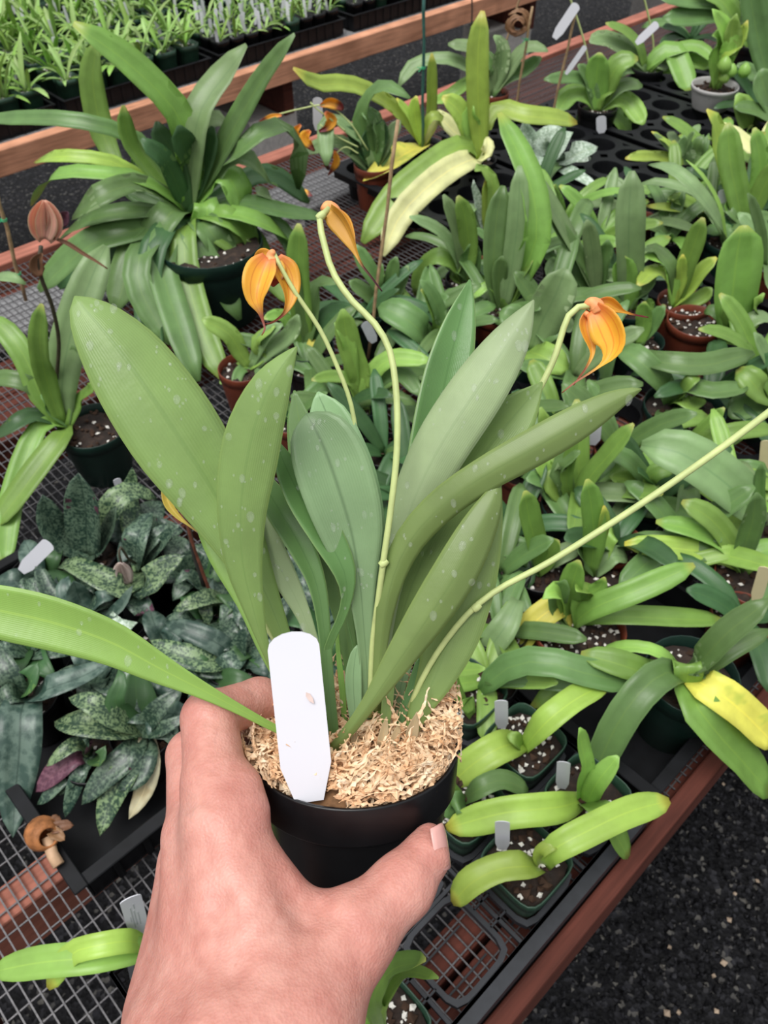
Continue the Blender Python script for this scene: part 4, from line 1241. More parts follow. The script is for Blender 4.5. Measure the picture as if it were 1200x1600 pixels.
potted('grey_green_orchid', 'compact grey green orchid in the brown pot at the tray corner', PC, 490, 690, 'B', .095, '''
450,560 440,470 520,360,y-2 640,410,y-6 w66 d
500,560 480,480 440,470 w70 d
460,600 390,540 300,500,y-2 295,690,y-8 w66 b
520,570 530,500 w60 k
440,620 400,560 370,530 w56 k
480,620 460,540 w80 k
530,640 520,560 490,500 w60 d
430,660 400,610 w54 k
400,630 330,590 200,640,y-4 w60 b
540,600 600,500,y2 w50 b
''', TP(.044,.10), perl=4, wav=.10)
potted('grey_leaf_orchid', 'orchid with grey green arching leaves in the tall orange brown pot', PC, 985, 380, 'B', .12, '''
900,290 790,245 660,270 595,360,y-4 w54 b
960,250 900,200 800,185 w60 b
1020,270 1020,190 990,150 w66 b
1060,280 1130,200 1215,215,y-3 w64 b
1000,300 960,240 930,230 w60 d
900,340 820,390 740,430,y-3 w50 y
1030,330 1100,300 1190,240 w60 d
''', TP(.042,.12), perl=6, wav=.08)
potted('rosette_orchid', 'fresh green rosette orchid in a black pot with a small square tag', PC, 440, 480, 'C', .105, '''
435,390 440,290 450,235 w92 m
480,380 540,280 620,262 w88 m
420,400 370,350 200,355,y-2 w52 d
500,420 560,380 640,385 w66 d
520,440 580,460 645,555,y-6 w74 y
400,430 320,420 262,500,y-4 w82 m
400,500 365,560 355,630,y-2 w62 d
520,520 580,600 600,745,y-8 w86 m
400,350 350,290 w60 d
450,430 500,390 520,330 w60 m
''', BP(.048,.11), perl=20)
potted('drooping_orchid', 'orchid with wide drooping leaves in the black tray near the back rail', PC, 665, 290, 'C', .10, '''
620,200 560,140 475,105 w56 m
600,240 480,180 405,190,y-3 w88 b
720,240 770,220 850,410,y-10 w90 m
740,240 880,210 970,280,y-4 w64 m
700,270 760,290 w84 b
640,300 560,300 520,340 w70 d
760,300 860,270 950,300,y-2 w60 y
640,340 700,400 725,440,y-5 w72 d
''', BP(.044,.095), perl=26)
potted('silver_leaf_plant', 'silvery white quilted plant between the green straps', PC, 230, 690, 'C', .07, '''
300,700,10 380,670,12 440,655,12 w120 s oval
220,690,11 300,610,15 330,590,16 w150 s oval
170,660 120,600 110,540 w90 s oval
200,640 240,600 300,590 w100 s oval
300,760,9 380,800,8 470,870,6 w60 s oval
200,760,8 170,800,7 w110 s oval
420,720 400,700 w60 s oval
''', BP(.044,.06), shape='oval', perl=4)
# hanging basket and its bulbs
bk = P(1118, 132, .13)
root = empty('bulb_orchid', (bk.x, bk.y, .075), 'bulb orchid with folded lime leaves in a white round basket', PC)
pot_parts(root, .058, .055, plain('white_basket', (.58,.56,.55), .5, .08, 30), 0, perl=6, bark=40)
plant_leaves(root, bk, 'C', '''
1030,200 1000,120 950,40 w80 y
1040,180 1040,130 1060,60 w80 y
1000,240 1060,200 1110,90 w66 Y
990,180 960,150 950,160 w110 y
''', 'lance', fold=.25)
for u, v, r in ((1010,275,34),(1040,300,28),(1010,330,26),(1100,300,30)):
    p = PY(780+u*.35, v*.35, bk.y-.02); V, Fc = lathe([(.001,-.8),(.7,-.5),(1,0),(.7,.6),(.2,1.0),(.001,1.05)], 14)
    rr = r*.35*depth(p)/F
    mesh_obj('bulb', [(p.x-root.location.x+v_[0]*rr, p.y-root.location.y+v_[1]*rr, p.z-root.location.z+v_[2]*rr*1.2-.01) for v_ in V], Fc, LM['y'], root)
potted('broad_leaf_orchid', 'dark broad leaved orchid in the upper right corner behind the basket', PC, 1130, 190, 'C', .10, '''
1150,60 1120,-60 1080,-120 w150 d
!1230,420,10 1180,250 1140,60 1110,-120 w120 d
1000,60,y4 900,70,y4 730,85,y3 w86 d
980,10,y5 860,0,y6 700,-20,y6 w80 d
1000,0,y4 940,-30,y5 880,-80,y6 w90 m
1060,0,y6 1030,-80,y7 w90 k
!1230,330,8 1130,330,10 1060,290,12 w70 d
!1260,560,6 1200,420,14 1165,310,19 w120 d
''', BP(.05,.10))
potted('dark_strap_orchid', 'row of dark straps lying beside the white basket', PC, 1230, 520, 'C', .10, '''
1140,490 1050,480 w70 d
1180,640 1060,420,y2 w90 y
1170,620 1130,590 1120,560 w70 m
1150,680,14 1060,600,17 980,545,18 w66 p
''', BP(.044,.095), perl=8)

# ---- K: tall dark straps behind the held plant
potted('strap_leaf_orchid', 'upright strap orchid with dark blades and one tall bright leaf behind the pale hero leaf', PC, 900, 950, 'K', .085, '''
850,750 860,450,y2 905,200,y4 w138 d
960,700 1000,350,y1 1008,75,y3 w118 b
1020,750 1120,500 1070,150,y4 880,-255,y12 w158 m
960,860 1010,750 1090,660 w86 m
830,820 780,840 720,905,y-2 w60 y
880,760 900,640 w90 d
800,880,10 740,920,10 700,980,8 w60 b
''', GP(.048,.09), perl=14)
potted('strap_leaf_orchid', 'grey green strap orchid standing at the cell tray edge', PC, 690, 790, 'K', .085, '''
650,600 600,420 530,258 w92 b
690,600 670,400 620,265 w108 m
700,680 700,600 690,570 w120 d
620,640 500,480,y-1 320,398,y-3 w92 b
600,690,12 500,640,14 420,690,11 355,890,3 w110 m
760,800 800,760 838,728 w62 y
640,740 560,700 540,660 w70 d
600,760 640,700 w60 m
''', BP(.044,.09), perl=6)
potted('pale_shoot_orchid', 'small plant with one lime shoot among the tall straps', PC, 810, 500, 'K', .07, '''
815,400 810,260 795,165 w92 Y
880,300 850,260 w80 s oval
760,420 720,330 700,380,y-2 w60 b
840,180 760,90 730,110,y-2 w70 y
740,260 720,200 720,160 w60 s oval
''', BP(.04,.075), perl=4)
potted('strap_leaf_orchid', 'low grey green orchid at the foot of the bamboo cane', PC, 170, 960, 'K', .075, '''
190,860 215,740 240,645 w80 d
240,880 280,790 310,700 w66 b
150,860 60,720 -20,570,y1 w98 d
100,920 30,860 -60,800 w100 d
230,930 235,880 w50 Y
120,840 130,760 150,690 w70 d
60,980,8 -20,1000,8 w90 k
''', GP(.042,.08), perl=6)
potted('blotched_orchid', 'grey green leaf with yellow blotches beside the curved flower stalk', PC, 470, 1170, 'K', .075, '''
380,1090,12 250,1000,14 130,950,14 w170 Z1
500,1060 440,900 390,850 w80 m
520,1050 460,880 385,790 w84 d
560,1100,y1 540,980,y1 w60 d
420,1080 380,1060 350,1070 w60 d
'''.replace('Z1','d'), GP(.044,.08), perl=8)
# ---- behind S: pots seen between the hero's stalks
CROPS['h3'] = (340,300,.3)
potted('small_strap_orchid', 'small orchid with a folded upright leaf in a dark pot between the two flower stalks', PC, 750, 1080, 'h3', .08, '''
740,960 690,820 650,610 w110 y
700,960 680,780 610,680 w70 y
800,960 900,870 1110,880,y-2 w90 y
840,980 950,940 1060,1060,y-4 w80 d
700,980 600,960 490,980,y-2 w60 m
780,1080 870,1080 920,1020 w40 m
770,1140,7 760,1190,6 w50 y
900,1060,8 1000,1140,7 1040,1210,6 w90 d
''', GP(.042,.08), perl=10)
potted('small_strap_orchid', 'yellowish small orchid in a brown pot left of the open orange flower', PC, 170, 890, 'h3', .085, '''
120,840 60,740 -80,660 w86 y
130,900 70,960 15,1000,y-2 w60 y
230,780 280,720 340,690 w60 b
230,860 200,780 300,700 w60 y
260,830 380,740 420,640 w80 b
300,900 420,900 500,960,y-2 w70 d
120,930,8 90,1010,7 w50 d
''', TP(.040,.085), (-.012,-.01), perl=10)
potted('narrow_leaf_orchid', 'upright grooved leaf clump right of the open orange flower', PC, 470, 800, 'h3', .085, '''
430,560 420,400 425,165 w110 m
440,640 410,500 400,360 w56 d
480,700 520,480,y2 620,480 w80 d
500,740 600,620,y1 760,640,y-2 w80 k
520,760 480,830,y-3 w70 Z
380,700 330,640 240,660,y-2 w60 m
''', GP(.044,.085), perl=8)

# ---- L, M: dense middle right
potted('strap_leaf_orchid', 'grey blue strap orchid leaning left, above the right hand flower', PC, 525, 1020, 'L', .08, '''
440,840 300,580,y1 130,275,y3 w112 b
480,880 380,740 240,540,y2 w84 d
510,820 490,690 465,575 w94 b
560,860 590,780 600,700 w90 d
440,960 330,800,y2 w70 d
560,960 610,920 650,960,y-2 w80 b
440,1000 380,960 300,950,y-1 w70 m
''', GP(.048,.085), perl=8)
potted('strap_leaf_orchid', 'orchid with one broad blue green upright blade right of the tall straps', PC, 730, 1120, 'L', .08, '''
735,850 735,560 748,268,y2 w172 b
720,1010 700,900 685,800 w138 m
640,1060,11 400,1050,13 270,1110,11 w110 d
760,1060 830,1010 900,930 w70 d
830,1150 850,1110 835,1070 w76 m
880,1190 920,1150 955,1105 w80 m
''', GP(.046,.085), perl=8)
potted('yellow_green_orchid', 'yellow green orchid in a brown pot below the crowded leaves', PC, 1025, 1090, 'L', .085, '''
1080,880 1130,750 1195,560 w112 m
1060,940 1060,860 1068,790 w62 Y
1000,960 900,890 785,990,y-4 w92 Y
1090,1020 1180,900 1280,810 w94 Y
1000,900 960,830,y1 820,800 w96 y
1180,1060 1250,1000 w84 y
1000,870 900,760,y2 830,770 w80 d
1100,1100,8 1160,1140,7 w70 Y
''', TP(.046,.09), (.012,-.004), perl=20)
potted('bent_leaf_orchid', 'grey green leaf arching over to the left above the yellow green orchid', PC, 900, 880, 'M', .085, '''
820,740,14 640,480,20 450,320,22 270,285,20 w116 b
700,560 560,480,16 330,420,16 200,440,15 w92 b
860,800,10 720,820,10 w120 d
760,640,10 600,640,11 420,620,12 240,610,11 w94 Y
600,480,13 400,440,15 w60 b
820,600 680,360,y2 560,250,y4 w30 y
''', GP(.046,.085), perl=6)
potted('lobed_leaf_plant', 'grey green wavy leaved plant behind the arching leaf', PC, 560, 300, 'M', .07, '''
560,220 540,130 545,55 w130 b oval
620,220 660,110 700,50,y1 w110 d oval
500,240 450,190 430,130 w70 b oval
640,300 690,180 740,40,y2 w80 d oval
700,320 690,390 670,450,y-3 w100 y oval
760,330 780,380 760,430,y-3 w90 b oval
480,180 380,90 290,30 w50 Y
420,240 250,220 85,240,y-1 w80 Y
720,270 760,240 800,300,y-2 w70 b oval
''', BP(.044,.07), wav=.2, perl=6)
potted('tall_leaf_orchid', 'orchid with tall channelled mid green blades near the right frame edge', PC, 1015, 760, 'M', .08, '''
970,560 910,280,y1 885,-40,y3 w172 m
1090,620 1180,430 1270,260 w140 m
960,700 900,600 890,550 w112 m
1120,480,y3 1140,240,y4 1090,0,y5 w130 m
930,680,11 850,600,12 760,560,12 w64 d
1100,700,11 1250,690,11 w80 d
820,120,y6 780,-60,y6 720,-140,y6 w150 Y
''', GP(.048,.085), perl=8)
potted('broad_blade_orchid', 'single huge upright rounded leaf nearest the right edge, mid green', PC, 945, 1640, 'M', .085, '''
930,1400 965,1050,y1 1005,762,y2 w330 m
860,1500,11 760,1420,12 700,1440,11 w110 d
1010,1560,11 1120,1480,13 1240,1500,12 w120 b
820,1640 850,1500,y-1 880,1380,y-1 w70 m
1080,1540,y2 1120,1350 1170,1290 w80 y
960,1450,y4 880,1300,y5 880,1240,y5 w90 k
''', TP(.050,.09), (-.055,.045), perl=30)
# ---- O: right middle
potted('glossy_leaf_orchid', 'orchid with glossy dark leaves lying out flat in a dark green pot', PC, 460, 630, 'O', .085, '''
400,520,11 270,380,14 160,280,15 40,220,14 w180 d
!150,250,12 400,330,15 700,350,15 950,290,15 1092,258,15 w172 d
520,620,10 590,660,10 690,610,9 w118 y
540,540,12 600,470,14 660,440,14 w104 m
450,760,9 440,860,9 430,960,8 w230 d
560,520,12 760,560,13 1040,520,13 w160 d
''', GP(.062,.09), (.012,-.02), perl=6)
potted('glossy_leaf_orchid', 'orchid with a short stubby leaf below the flat glossy leaves', PC, 560, 980, 'O', .075, '''
680,860 780,770 860,685 w90 m
700,940,11 950,870,13 1250,850,12 w130 m
820,960,10 1000,930,11 w90 y
''', BP(.04,.075), perl=8)
potted('glossy_leaf_orchid', 'orchid whose round leaf enters from the right edge', PC, 1290, 600, 'O', .085, '''
1150,560,12 1050,450,14 965,380,14 w190 m
1200,440,13 1100,360,14 w160 m
1150,640,9 1000,680,9 900,760,8 w200 d
1240,400 1160,230 1090,100 w110 b
1260,560,10 1160,560,10 w100 d
''', GP(.045,.085), perl=8)
potted('pale_blade_orchid', 'large pale grey green leaf sweeping down right under the long flower stalk', PC, 1170, 1560, 'O', .085, '''
1020,1400,14 760,1180,18 480,1020,20 210,975,19 w330 b
1050,1300,12 980,1150,13 880,1110,12 w140 b
1130,1300 1150,1120 w80 d
''', TP(.046,.085), (.02,-.01), perl=8)
potted('lime_leaf_orchid', 'lime leaved orchid cut by the right frame edge', PC, 1330, 1250, 'O', .08, '''
1200,1180,12 1050,1140,13 900,1120,12 w96 d
1220,1280,11 1080,1230,12 920,1190,12 w130 y
1260,1340,10 1150,1380,9 w110 y
''', TP(.044,.085), perl=8)
# ---- S: crowded middle below the stalk
potted('fan_leaf_orchid', 'low fan of green leaves in a brown pot at the right edge', PC, 1095, 1265, 'S', .085, '''
1020,1180,11 880,1110,13 722,1078,13 w88 m
1030,1150,12 940,1050,15 832,992,16 w92 m
1000,1220,10 800,1190,11 588,1172,11 w88 Y
1110,1160 1140,1060 1150,955 w84 d
1140,1220,10 1250,1180,11 w90 m
1060,1210,11 900,1240,10 740,1250,9 w60 y
''', TP(.050,.09), (.008,-.02), perl=10)
potted('upright_leaf_orchid', 'two bright upright blades in front of the long flower stalk', PC, 455, 1280, 'S', .075, '''
460,1150 450,1020 428,898 w92 m
500,1150,10 530,1120,11 545,1130,10 w100 y
540,1220,9 600,1230,8 w80 b
480,1160,y1 500,1080 500,1010 w50 Y
420,1240 390,1200,y-1 w60 d
''', BP(.042,.075), perl=16)
potted('upright_leaf_orchid', 'single bright upright blade beside the dark right edge of the held plant', PC, 235, 1270, 'S', .075, '''
215,1180 185,1060 163,948 w94 m
280,1200 310,1160 w90 m
160,1200,9 90,1180,9 40,1160,8 w90 d
300,1230,9 400,1180,10 w80 b
''', BP(.042,.075), perl=16)
potted('leafy_orchid', 'leafy orchid tucked under the long hero leaf tip', PC, 370, 1000, 'S', .08, '''
430,900 520,790 628,662 w84 m
330,900 300,850 400,780,y-1 w76 d
280,960 240,900 170,900,y-1 w80 d
340,920 345,860 380,700 w50 m
420,960,10 600,960,11 700,980,9 w90 b
300,940 260,860,y1 200,820,y1 w80 y
260,900 280,790,y3 230,590,y4 w60 y
420,1000,9 520,1030,8 w80 y
''', GP(.044,.08), perl=8)
potted('leafy_orchid', 'short oval leaf with yellow margin in the crowd right of the hero leaf tip', PC, 700, 960, 'S', .08, '''
670,930 610,900 520,885 w100 y oval
690,900 740,860 800,860 w70 m
640,960,9 560,1040,8 540,1100,7 w60 b
720,960 800,980 860,1000,y-2 w80 m
680,980,9 720,1060,8 w90 d
660,880 580,800 480,790,y1 w80 d
''', GP(.042,.08), perl=8)
potted('leafy_orchid', 'dark leafy orchid in the gap behind the right hand flower', PC, 190, 330, 'S', .08, '''
230,240 300,100 340,0,y1 w150 b
160,250 100,200 60,180,y1 w110 d
260,260 330,230 w110 d
150,330 60,380 20,420 w100 k
220,360,10 300,400,10 350,420,9 w110 y
''', GP(.044,.08), perl=6)
potted('leafy_orchid', 'pair of small leaves beside the brown pot with white grit', PC, 660, 300, 'S', .075, '''
670,240 670,180 675,140 w60 m
700,250 730,200 760,160 w60 d
600,300 540,320,y-1 480,540,y-6 w60 d
''', GP(.040,.075), perl=24)
# ---- Q, R: near right
potted('strap_leaf_orchid', 'spreading orchid with one yellow leaf in a brown pot of gritty mix', PC, 500, 275, 'Q', .085, '''
570,230,13 720,170,16 935,75,18 w80 m
640,260,11 830,265,11 1040,275,9 w78 m
460,220,11 370,270,10 300,350,7 262,412,4 w88 Z
470,200 430,170,y-1 385,200,y-2 w96 y oval
480,200 500,120 520,60 w80 m
440,230 470,130 w60 d
560,200 550,165 510,170,y-2 w60 y
!300,200,12 250,300,11 190,380,8 145,445,5 w90 b
520,200 590,160 610,120 w50 m
''', TP(.056,.09), (.004,-.012), perl=70, bark=30)
potted('drooping_strap_orchid', 'large drooping strap orchid over the bench edge with a yellow blade', PC, 620, 210, 'R', .115, '''
470,230,16 300,350,16 120,600,13 0,850,9 -60,1010,6 w215 d
660,420,14 830,650,11 1020,860,6 1230,1110,-1 w275 m
630,160,16 620,300,13 600,455,9 w190 m oval
760,230,14 860,240,14 w150 d oval
760,330,15 920,430,14 1080,570,11 1260,760,6 w235 Z
740,120,17 900,-50,21 1210,-290,25 w180 d
780,170,15 950,60,17 1210,-70,18 w125 d
480,130,14 330,60,15 150,50,14 -20,80,11 w98 y
500,200,13 380,190,13 260,170,12 w84 m
680,180,15 740,200,14 700,330,11 w150 d oval
''', GP(.052,.115), (.004,-.006), perl=8)
potted('drooping_strap_orchid', 'dark drooping straps reaching left beneath the gritty brown pot', PC, 880, 455, 'Q', .095, '''
760,480,13 600,480,14 380,420,15 250,450,12 150,545,7 w98 d
750,460,14 660,430,15 525,395,15 w92 m
700,490,12 520,500,12 300,480,11 180,500,9 w80 d
500,490,10 420,540,9 345,590,7 w70 m
''', None)
# seedlings in the open grid tray
SQG = 'square pots in the open grid tray'
def sqpot(label, s, n, base, leaves, crop, perl=34, gone=False):
    c = W(s, n, .012)
    root = empty('square_pot_orchid', c, label, PC, SQG)
    pot_parts(root, .0365, .075, M_SQUARE, 0, 5, mtx=Matrix.Rotation(ANG, 4, 'Z'), perl=perl, bark=26, seg=40, taper=.80)
    ox, oy, sc = CROPS[crop]
    import re as _re
    leaves = _re.sub(r'w(\d+)', lambda m: 'w%d' % (int(m.group(1))*.86), leaves)
    plant_leaves(root, P(ox+base[0]*sc, oy+base[1]*sc, .082), crop, leaves, rings=14)
    return root
def cell(i, j): return (-.035+(i+.5)*.0985, .0815+(j+.5)*.083)
sqpot('square pot seedling with speckled yellow leaves nearest the dark aisle', *cell(3,0), (375,1140), '''
430,1100,12 560,1030,13 700,965,13 845,925,11 w112 Y
380,1110,11 430,1080,12 440,1095,11 w50 Y
320,1160,11 230,1170,11 130,1220,10 62,1295,7 w112 Y
''', 'Q', 40)
sqpot('square pot seedling with a long yellow browning leaf and folded green shoot', *cell(4,0), (535,925), '''
590,850,14 660,765,17 w80 y
545,800 530,720 520,665 w74 y
440,950,11 250,970,11 40,1025,8 w120 Y
600,960,13 650,1040,10 697,1130,6 w92 m
''', 'Q', 20)
sqpot('square pot seedling with two lime leaves spread like wings', *cell(4,1), (320,710), '''
400,640,13 510,555,14 615,505,13 w104 Y
240,730,11 140,790,10 60,860,7 w120 Y
290,700,11 260,690,11 w56 y
''', 'Q', 46)
sqpot('square pot with small dark seedling leaves beside the thumb', *cell(3,1), (100,930), '''
160,880,11 240,850,11 335,890,9 w80 d
80,930,10 50,950,9 70,980,8 w80 d
60,900 20,860 w70 m
''', 'Q', 40)
sqpot('square pot seedling with a folded green leaf at the bottom frame edge', *cell(1,0), (95,560), '''
80,470 130,390 225,365,y-2 w78 m
110,480 170,400 262,415,y-2 w46 y
60,540 20,530 w40 y
''', 'h2', 40)
sqpot('square pot mostly hidden behind the wrist', *cell(0,1), (1180,930), '''
1000,850,13 800,880,14 560,950,13 378,1225,9 w190 Y
1000,930,12 700,980,13 300,1020,12 -60,1090,10 w250 y
''', 'U', 20)
sqpot('square pot behind the moss edge with pale green leaf stubs', *cell(5,1)[:1] if False else cell(4,2), (120,600), '''
110,560,11 130,610,9 w60 y
60,470 180,450,y-2 w60 y
''', 'Q', 50)

# ---- plant tags, stakes
ptag(497, 204, 496, 152, 15, .16, 'small white tag among the wilted orange flowers')
ycl = P(858, 200, .08).y - .005
tag_obj(PY(902, 6, ycl), PY(866, 60, ycl), 15*depth(PY(885, 33, ycl))/F, 'long white tag slanting from the bamboo cane at the top', thick=.0007)
tag_obj(PY(915, 72, ycl-.004), PY(884, 116, ycl+.002), 8*depth(PY(900, 93, ycl))/F, 'narrow white tag hanging edge on below the long slanting tag', thick=.0007)
ptag(994, 68, 1028, 36, 12, .16, 'white tag lying on the green stalk by the back rail')
ptag(940, 208, 939, 181, 15, .115, 'small square white tag in the rosette orchid pot')
ptag(33, 893, 78, 848, 22, .10, 'white tag leaning among the mottled slipper orchids')
ptag(784, 1138, 783, 1094, 20, .082, 'white tag in the square pot of the winged lime seedling')
ptag(878, 1232, 881, 1190, 20, .082, 'white tag in the square pot with the browning leaf')
ptag(785, 1327, 785, 1283, 22, .082, 'white tag in the square pot nearest the aisle')
ptag(222, 1468, 203, 1402, 30, .07, 'white tag with faded lettering poking out beside the wrist', marks=((-.25,.35,.8,.0005),(0,.40,.72,.0005),(.1,.75,.85,.0005),(.3,.38,.66,.0005),(-.45,.5,.62,.0004)))
ptag(922, 695, 925, 655, 30, .09, 'broad white tag under the tip of the long hero leaf')
ptag(1180, 940, 1196, 886, 18, .11, 'yellowed tag in the brown pot at the right edge', M_CREAMP)
ptag(1193, 740, 1198, 688, 16, .11, 'yellowed tag at the right edge under the flower stalk end', M_CREAMP)
ptag(585, 535, 570, 503, 16, .12, 'grey weathered tag at the foot of the bamboo cane', M_GREYTAG)
ptag(1128, 318, 1130, 296, 14, .12, 'small white tag behind the huge upright leaf')
ptag(595, 235, 594, 222, 13, .10, 'white tag end behind the yellow leaf by the brown pot')
ptag(186, 760, 182, 748, 12, .10, 'white tag tip beside the three rounded mottled leaves')
ptag(954, 128, 962, 92, 4, .15, 'thin white tag standing in the white basket', crop='X') if False else None
# writing on the tag beside the wrist (illegible grey marks)
stake(P(660, 236, .08), PY(663, -30, P(660,236,.08).y), .0032, M_GSTAKE, 'dark green stake tied to the yellow green orchid', ties=(.52,))
stake(P(575, 560, .06), PY(622, 187, P(575,560,.06).y+.05), .0026, M_BAMBOO, 'bamboo cane rising between the two left flowers')
stake(P(803, 185, .08), PY(832, 10, P(803,185,.08).y), .0028, M_BAMBOO, 'bamboo cane with a green tie beside the curled dry flower', ties=(.72,))
stake(P(858, 200, .08), PY(902, 10, P(858,200,.08).y), .0028, M_BAMBOO, 'leaning bamboo cane carrying the long slanting tag', ties=())
stake(P(736, 100, .05), PY(738, -30, P(736,100,.05).y), .0020, M_DSTAKE, 'thin dark cane behind the tall yellow green blade')
stake(P(770, 130, .08), PY(818, -20, P(770,130,.08).y), .0022, M_BAMBOO, 'slim bamboo cane behind the orange brown pot')
stake(P(40, 470, .03), PY(-8, 290, P(40,470,.03).y), .0036, M_BAMBOO, 'bamboo cane with green ties at the left frame edge', ties=(.25,.72))
stake(P(320, 925, .09), PY(272, 742, P(320,925,.09).y), .0028, M_DSTAKE, 'dark cane behind the little yellow flower')

# ================================================================== crowded small orchids between the big ones
FG = 'crowded small orchids on the bench'
rz = random.Random(77)
def arch_line(base, az, ln, el, droop, w, shape='strap', n=9):
    pts = []; p = base.copy(); e = el
    for k in range(n+1):
        t = k/n; pts.append((p.x, p.y, p.z, w*prof(t, shape)))
        p = p + Vector((math.cos(az)*math.cos(e), math.sin(az)*math.cos(e), math.sin(e)))*(ln/n)
        e -= droop/n
    return pts
ANCH = (('tall dark straps',770,420),('silver quilted plant',860,235),('lobed grey green plant',1065,250),('arching grey leaf',1040,330),('broad blue green blade',985,390),('yellow green orchid',1055,470),
  ('huge rounded leaf',1148,440),('tall channelled blades',1160,300),('white basket',1120,130),('bamboo cane',590,500),('open left flower',425,440),('right hand flower',940,510),('flat glossy leaves',1050,600),
  ('long hero leaf tip',985,620),('pale sweeping blade',1090,730),('bright upright blades',930,830),('fan of low leaves',1140,870),('gritty brown pot',900,1000),('dark hero leaf edge',790,830),('drooping yellow blade',1150,1080),('curved flower stalk',620,620))
COLW = {'m':'green','d':'dark green','b':'grey green','y':'light green','k':'very dark'}
used = set()
def filler(u, v, cnt, ln, w, codes, pot=None, z=.075):
    base = P(u, v, z)
    if rz.random() < .45: codes = {'m':'d','b':'d','d':'k','k':'k','y':'m'}[codes[0]] + codes
    pm = pot or rz.choice((M_GREENP, M_BLACK, M_BLACK, M_BROWNP))
    pn = {M_GREENP.name:'green', M_BLACK.name:'black', M_BROWNP.name:'brown'}[pm.name]
    cand = sorted(ANCH, key=lambda a: (a[1]-u)**2 + (a[2]-v)**2)
    lab = None
    for a in cand:
        dx, dy = u-a[1], v-a[2]
        rel = ('right of' if dx > 0 else 'left of') if abs(dx) > abs(dy) else ('in front of' if dy > 0 else 'behind')
        l2 = 'small %s orchid in a %s pot %s the %s' % (COLW[codes[0]], pn, rel, a[0])
        if l2 not in used: lab = l2; break
    used.add(lab)
    root = empty('small_orchid', (base.x, base.y, 0.0), lab, PC, FG)
    pot_parts(root, .038, .08, pm, 0, perl=10, bark=8, seg=20)
    a0 = rz.uniform(0, 6.28)
    for i in range(cnt):
        az = a0 + i*2.4 + rz.uniform(-.3,.3)
        l = 1.2*ln*rz.uniform(.7, 1.15); el = rz.uniform(.5, 1.25); dr = rz.uniform(.2, 1.5)
        c = codes[0] if rz.random() < .6 else rz.choice(codes)
        leaf_mesh('leaf', arch_line(base - Vector((0,0,.008)), az, l, el, dr, 1.18*w*rz.uniform(.8,1.2)), [LM[c], LM[UNDER.get(c, c)]], root, root.location, fold=.2, rings=9, ease=1.0, roll=rz.uniform(-.25,.25), wav=.04, thick=.0012)
for u, v, cnt, ln, w, cs in (
  (840,305,6,.12,.020,'dmk'),(880,345,6,.12,.020,'mdb'),(935,372,6,.12,.022,'ymb'),(1000,345,6,.12,.020,'bdk'),(1052,318,6,.12,.020,'mdb'),(1046,372,6,.12,.020,'dkm'),
  (880,412,6,.14,.024,'dbm'),(965,440,6,.13,.024,'dkm'),(1105,345,6,.13,.022,'mdy'),(1165,330,6,.13,.024,'dm'),(1188,262,6,.14,.024,'md'),(1195,415,6,.14,.024,'dbk'),
  (806,420,6,.12,.022,'dk'),(772,492,6,.12,.022,'dkb'),(858,500,6,.13,.026,'bdm'),(705,520,6,.11,.020,'dkm'),(652,500,6,.11,.020,'dmb'),(730,412,5,.11,.018,'dk'),
  (900,585,6,.12,.026,'dkb'),(1110,620,5,.12,.024,'dkm'),(1185,580,6,.13,.026,'md'),(868,655,5,.12,.024,'dkm'),(815,735,5,.11,.024,'dkb'),
  (905,762,5,.12,.024,'mdb'),(968,705,5,.12,.024,'dkm'),(1025,775,5,.12,.024,'dmb'),(1155,800,5,.12,.024,'yd'),(800,830,5,.11,.022,'dk'),
  (960,850,5,.11,.026,'dmb'),(1065,850,5,.11,.022,'dky'),(785,890,5,.11,.022,'dkm'),
  (1160,965,5,.10,.020,'dk'),(770,640,5,.11,.022,'dk'),(545,640,6,.11,.020,'dkm'),(484,572,6,.11,.020,'dmb'),(566,495,6,.11,.020,'dbm'),(455,655,5,.10,.020,'dk'),
  (1120,250,6,.13,.022,'mdb'),(1060,250,5,.10,.018,'bd'),(1190,170,6,.14,.024,'dk'),(1080,60,6,.14,.024,'dmk'),(1180,40,6,.15,.026,'md'),(780,980,5,.10,.020,'mb'),(760,1060,5,.09,.020,'yb'),(600,705,6,.11,.020,'kd'),(640,770,6,.11,.020,'kd'),(585,790,5,.10,.020,'kd'),(700,600,6,.11,.022,'dk')):
    filler(u, v, cnt, ln, w, cs)

# ================================================================== seedling trays on the far bench
FT = 'seedling pots on the far bench'
rs_ = random.Random(5)
def proto_mesh(nm, builder):
    o = builder(); me = o.data; bpy.data.objects.remove(o); me.name = nm; return me
seed_leaves = []
for k, (ln, el, dr, w) in enumerate(((.085,1.2,.7,.011),(.095,1.0,1.0,.012),(.075,.8,1.1,.012),(.10,1.3,.5,.011),(.07,.6,1.2,.012),(.085,.9,1.4,.011))):
    for c in ('e','e','y'):
        o, *_ = leaf_mesh('leaf', arch_line(Vector((0,0,0)), 0, ln, el, dr, w, 'lance', 7), [LM[c], LM[c]], None, (0,0,0), nref=Vector((-.5,0,1)), fold=.25, rings=7, ease=1.0, cross=1, thick=.0008)
        me = o.data; bpy.data.objects.remove(o); seed_leaves.append(me)
def seed_pot_mesh(r, h, mat):
    pr = [(.001,0),(r*.8,0),(r*.82,.002),(r*.97,h*.82),(r,h*.83),(r,h),(r-.0016,h),(r*.92,h-.012),(.001,h-.012)]
    V, Fc = lathe(pr, 16, 6); o = mesh_obj('pot', V, Fc, mat); me = o.data; bpy.data.objects.remove(o); return me
PM_G = seed_pot_mesh(.031, .078, M_SQUARE); PM_B = seed_pot_mesh(.024, .070, M_BLACK); PM_G2 = seed_pot_mesh(.024, .070, M_SQUARE)
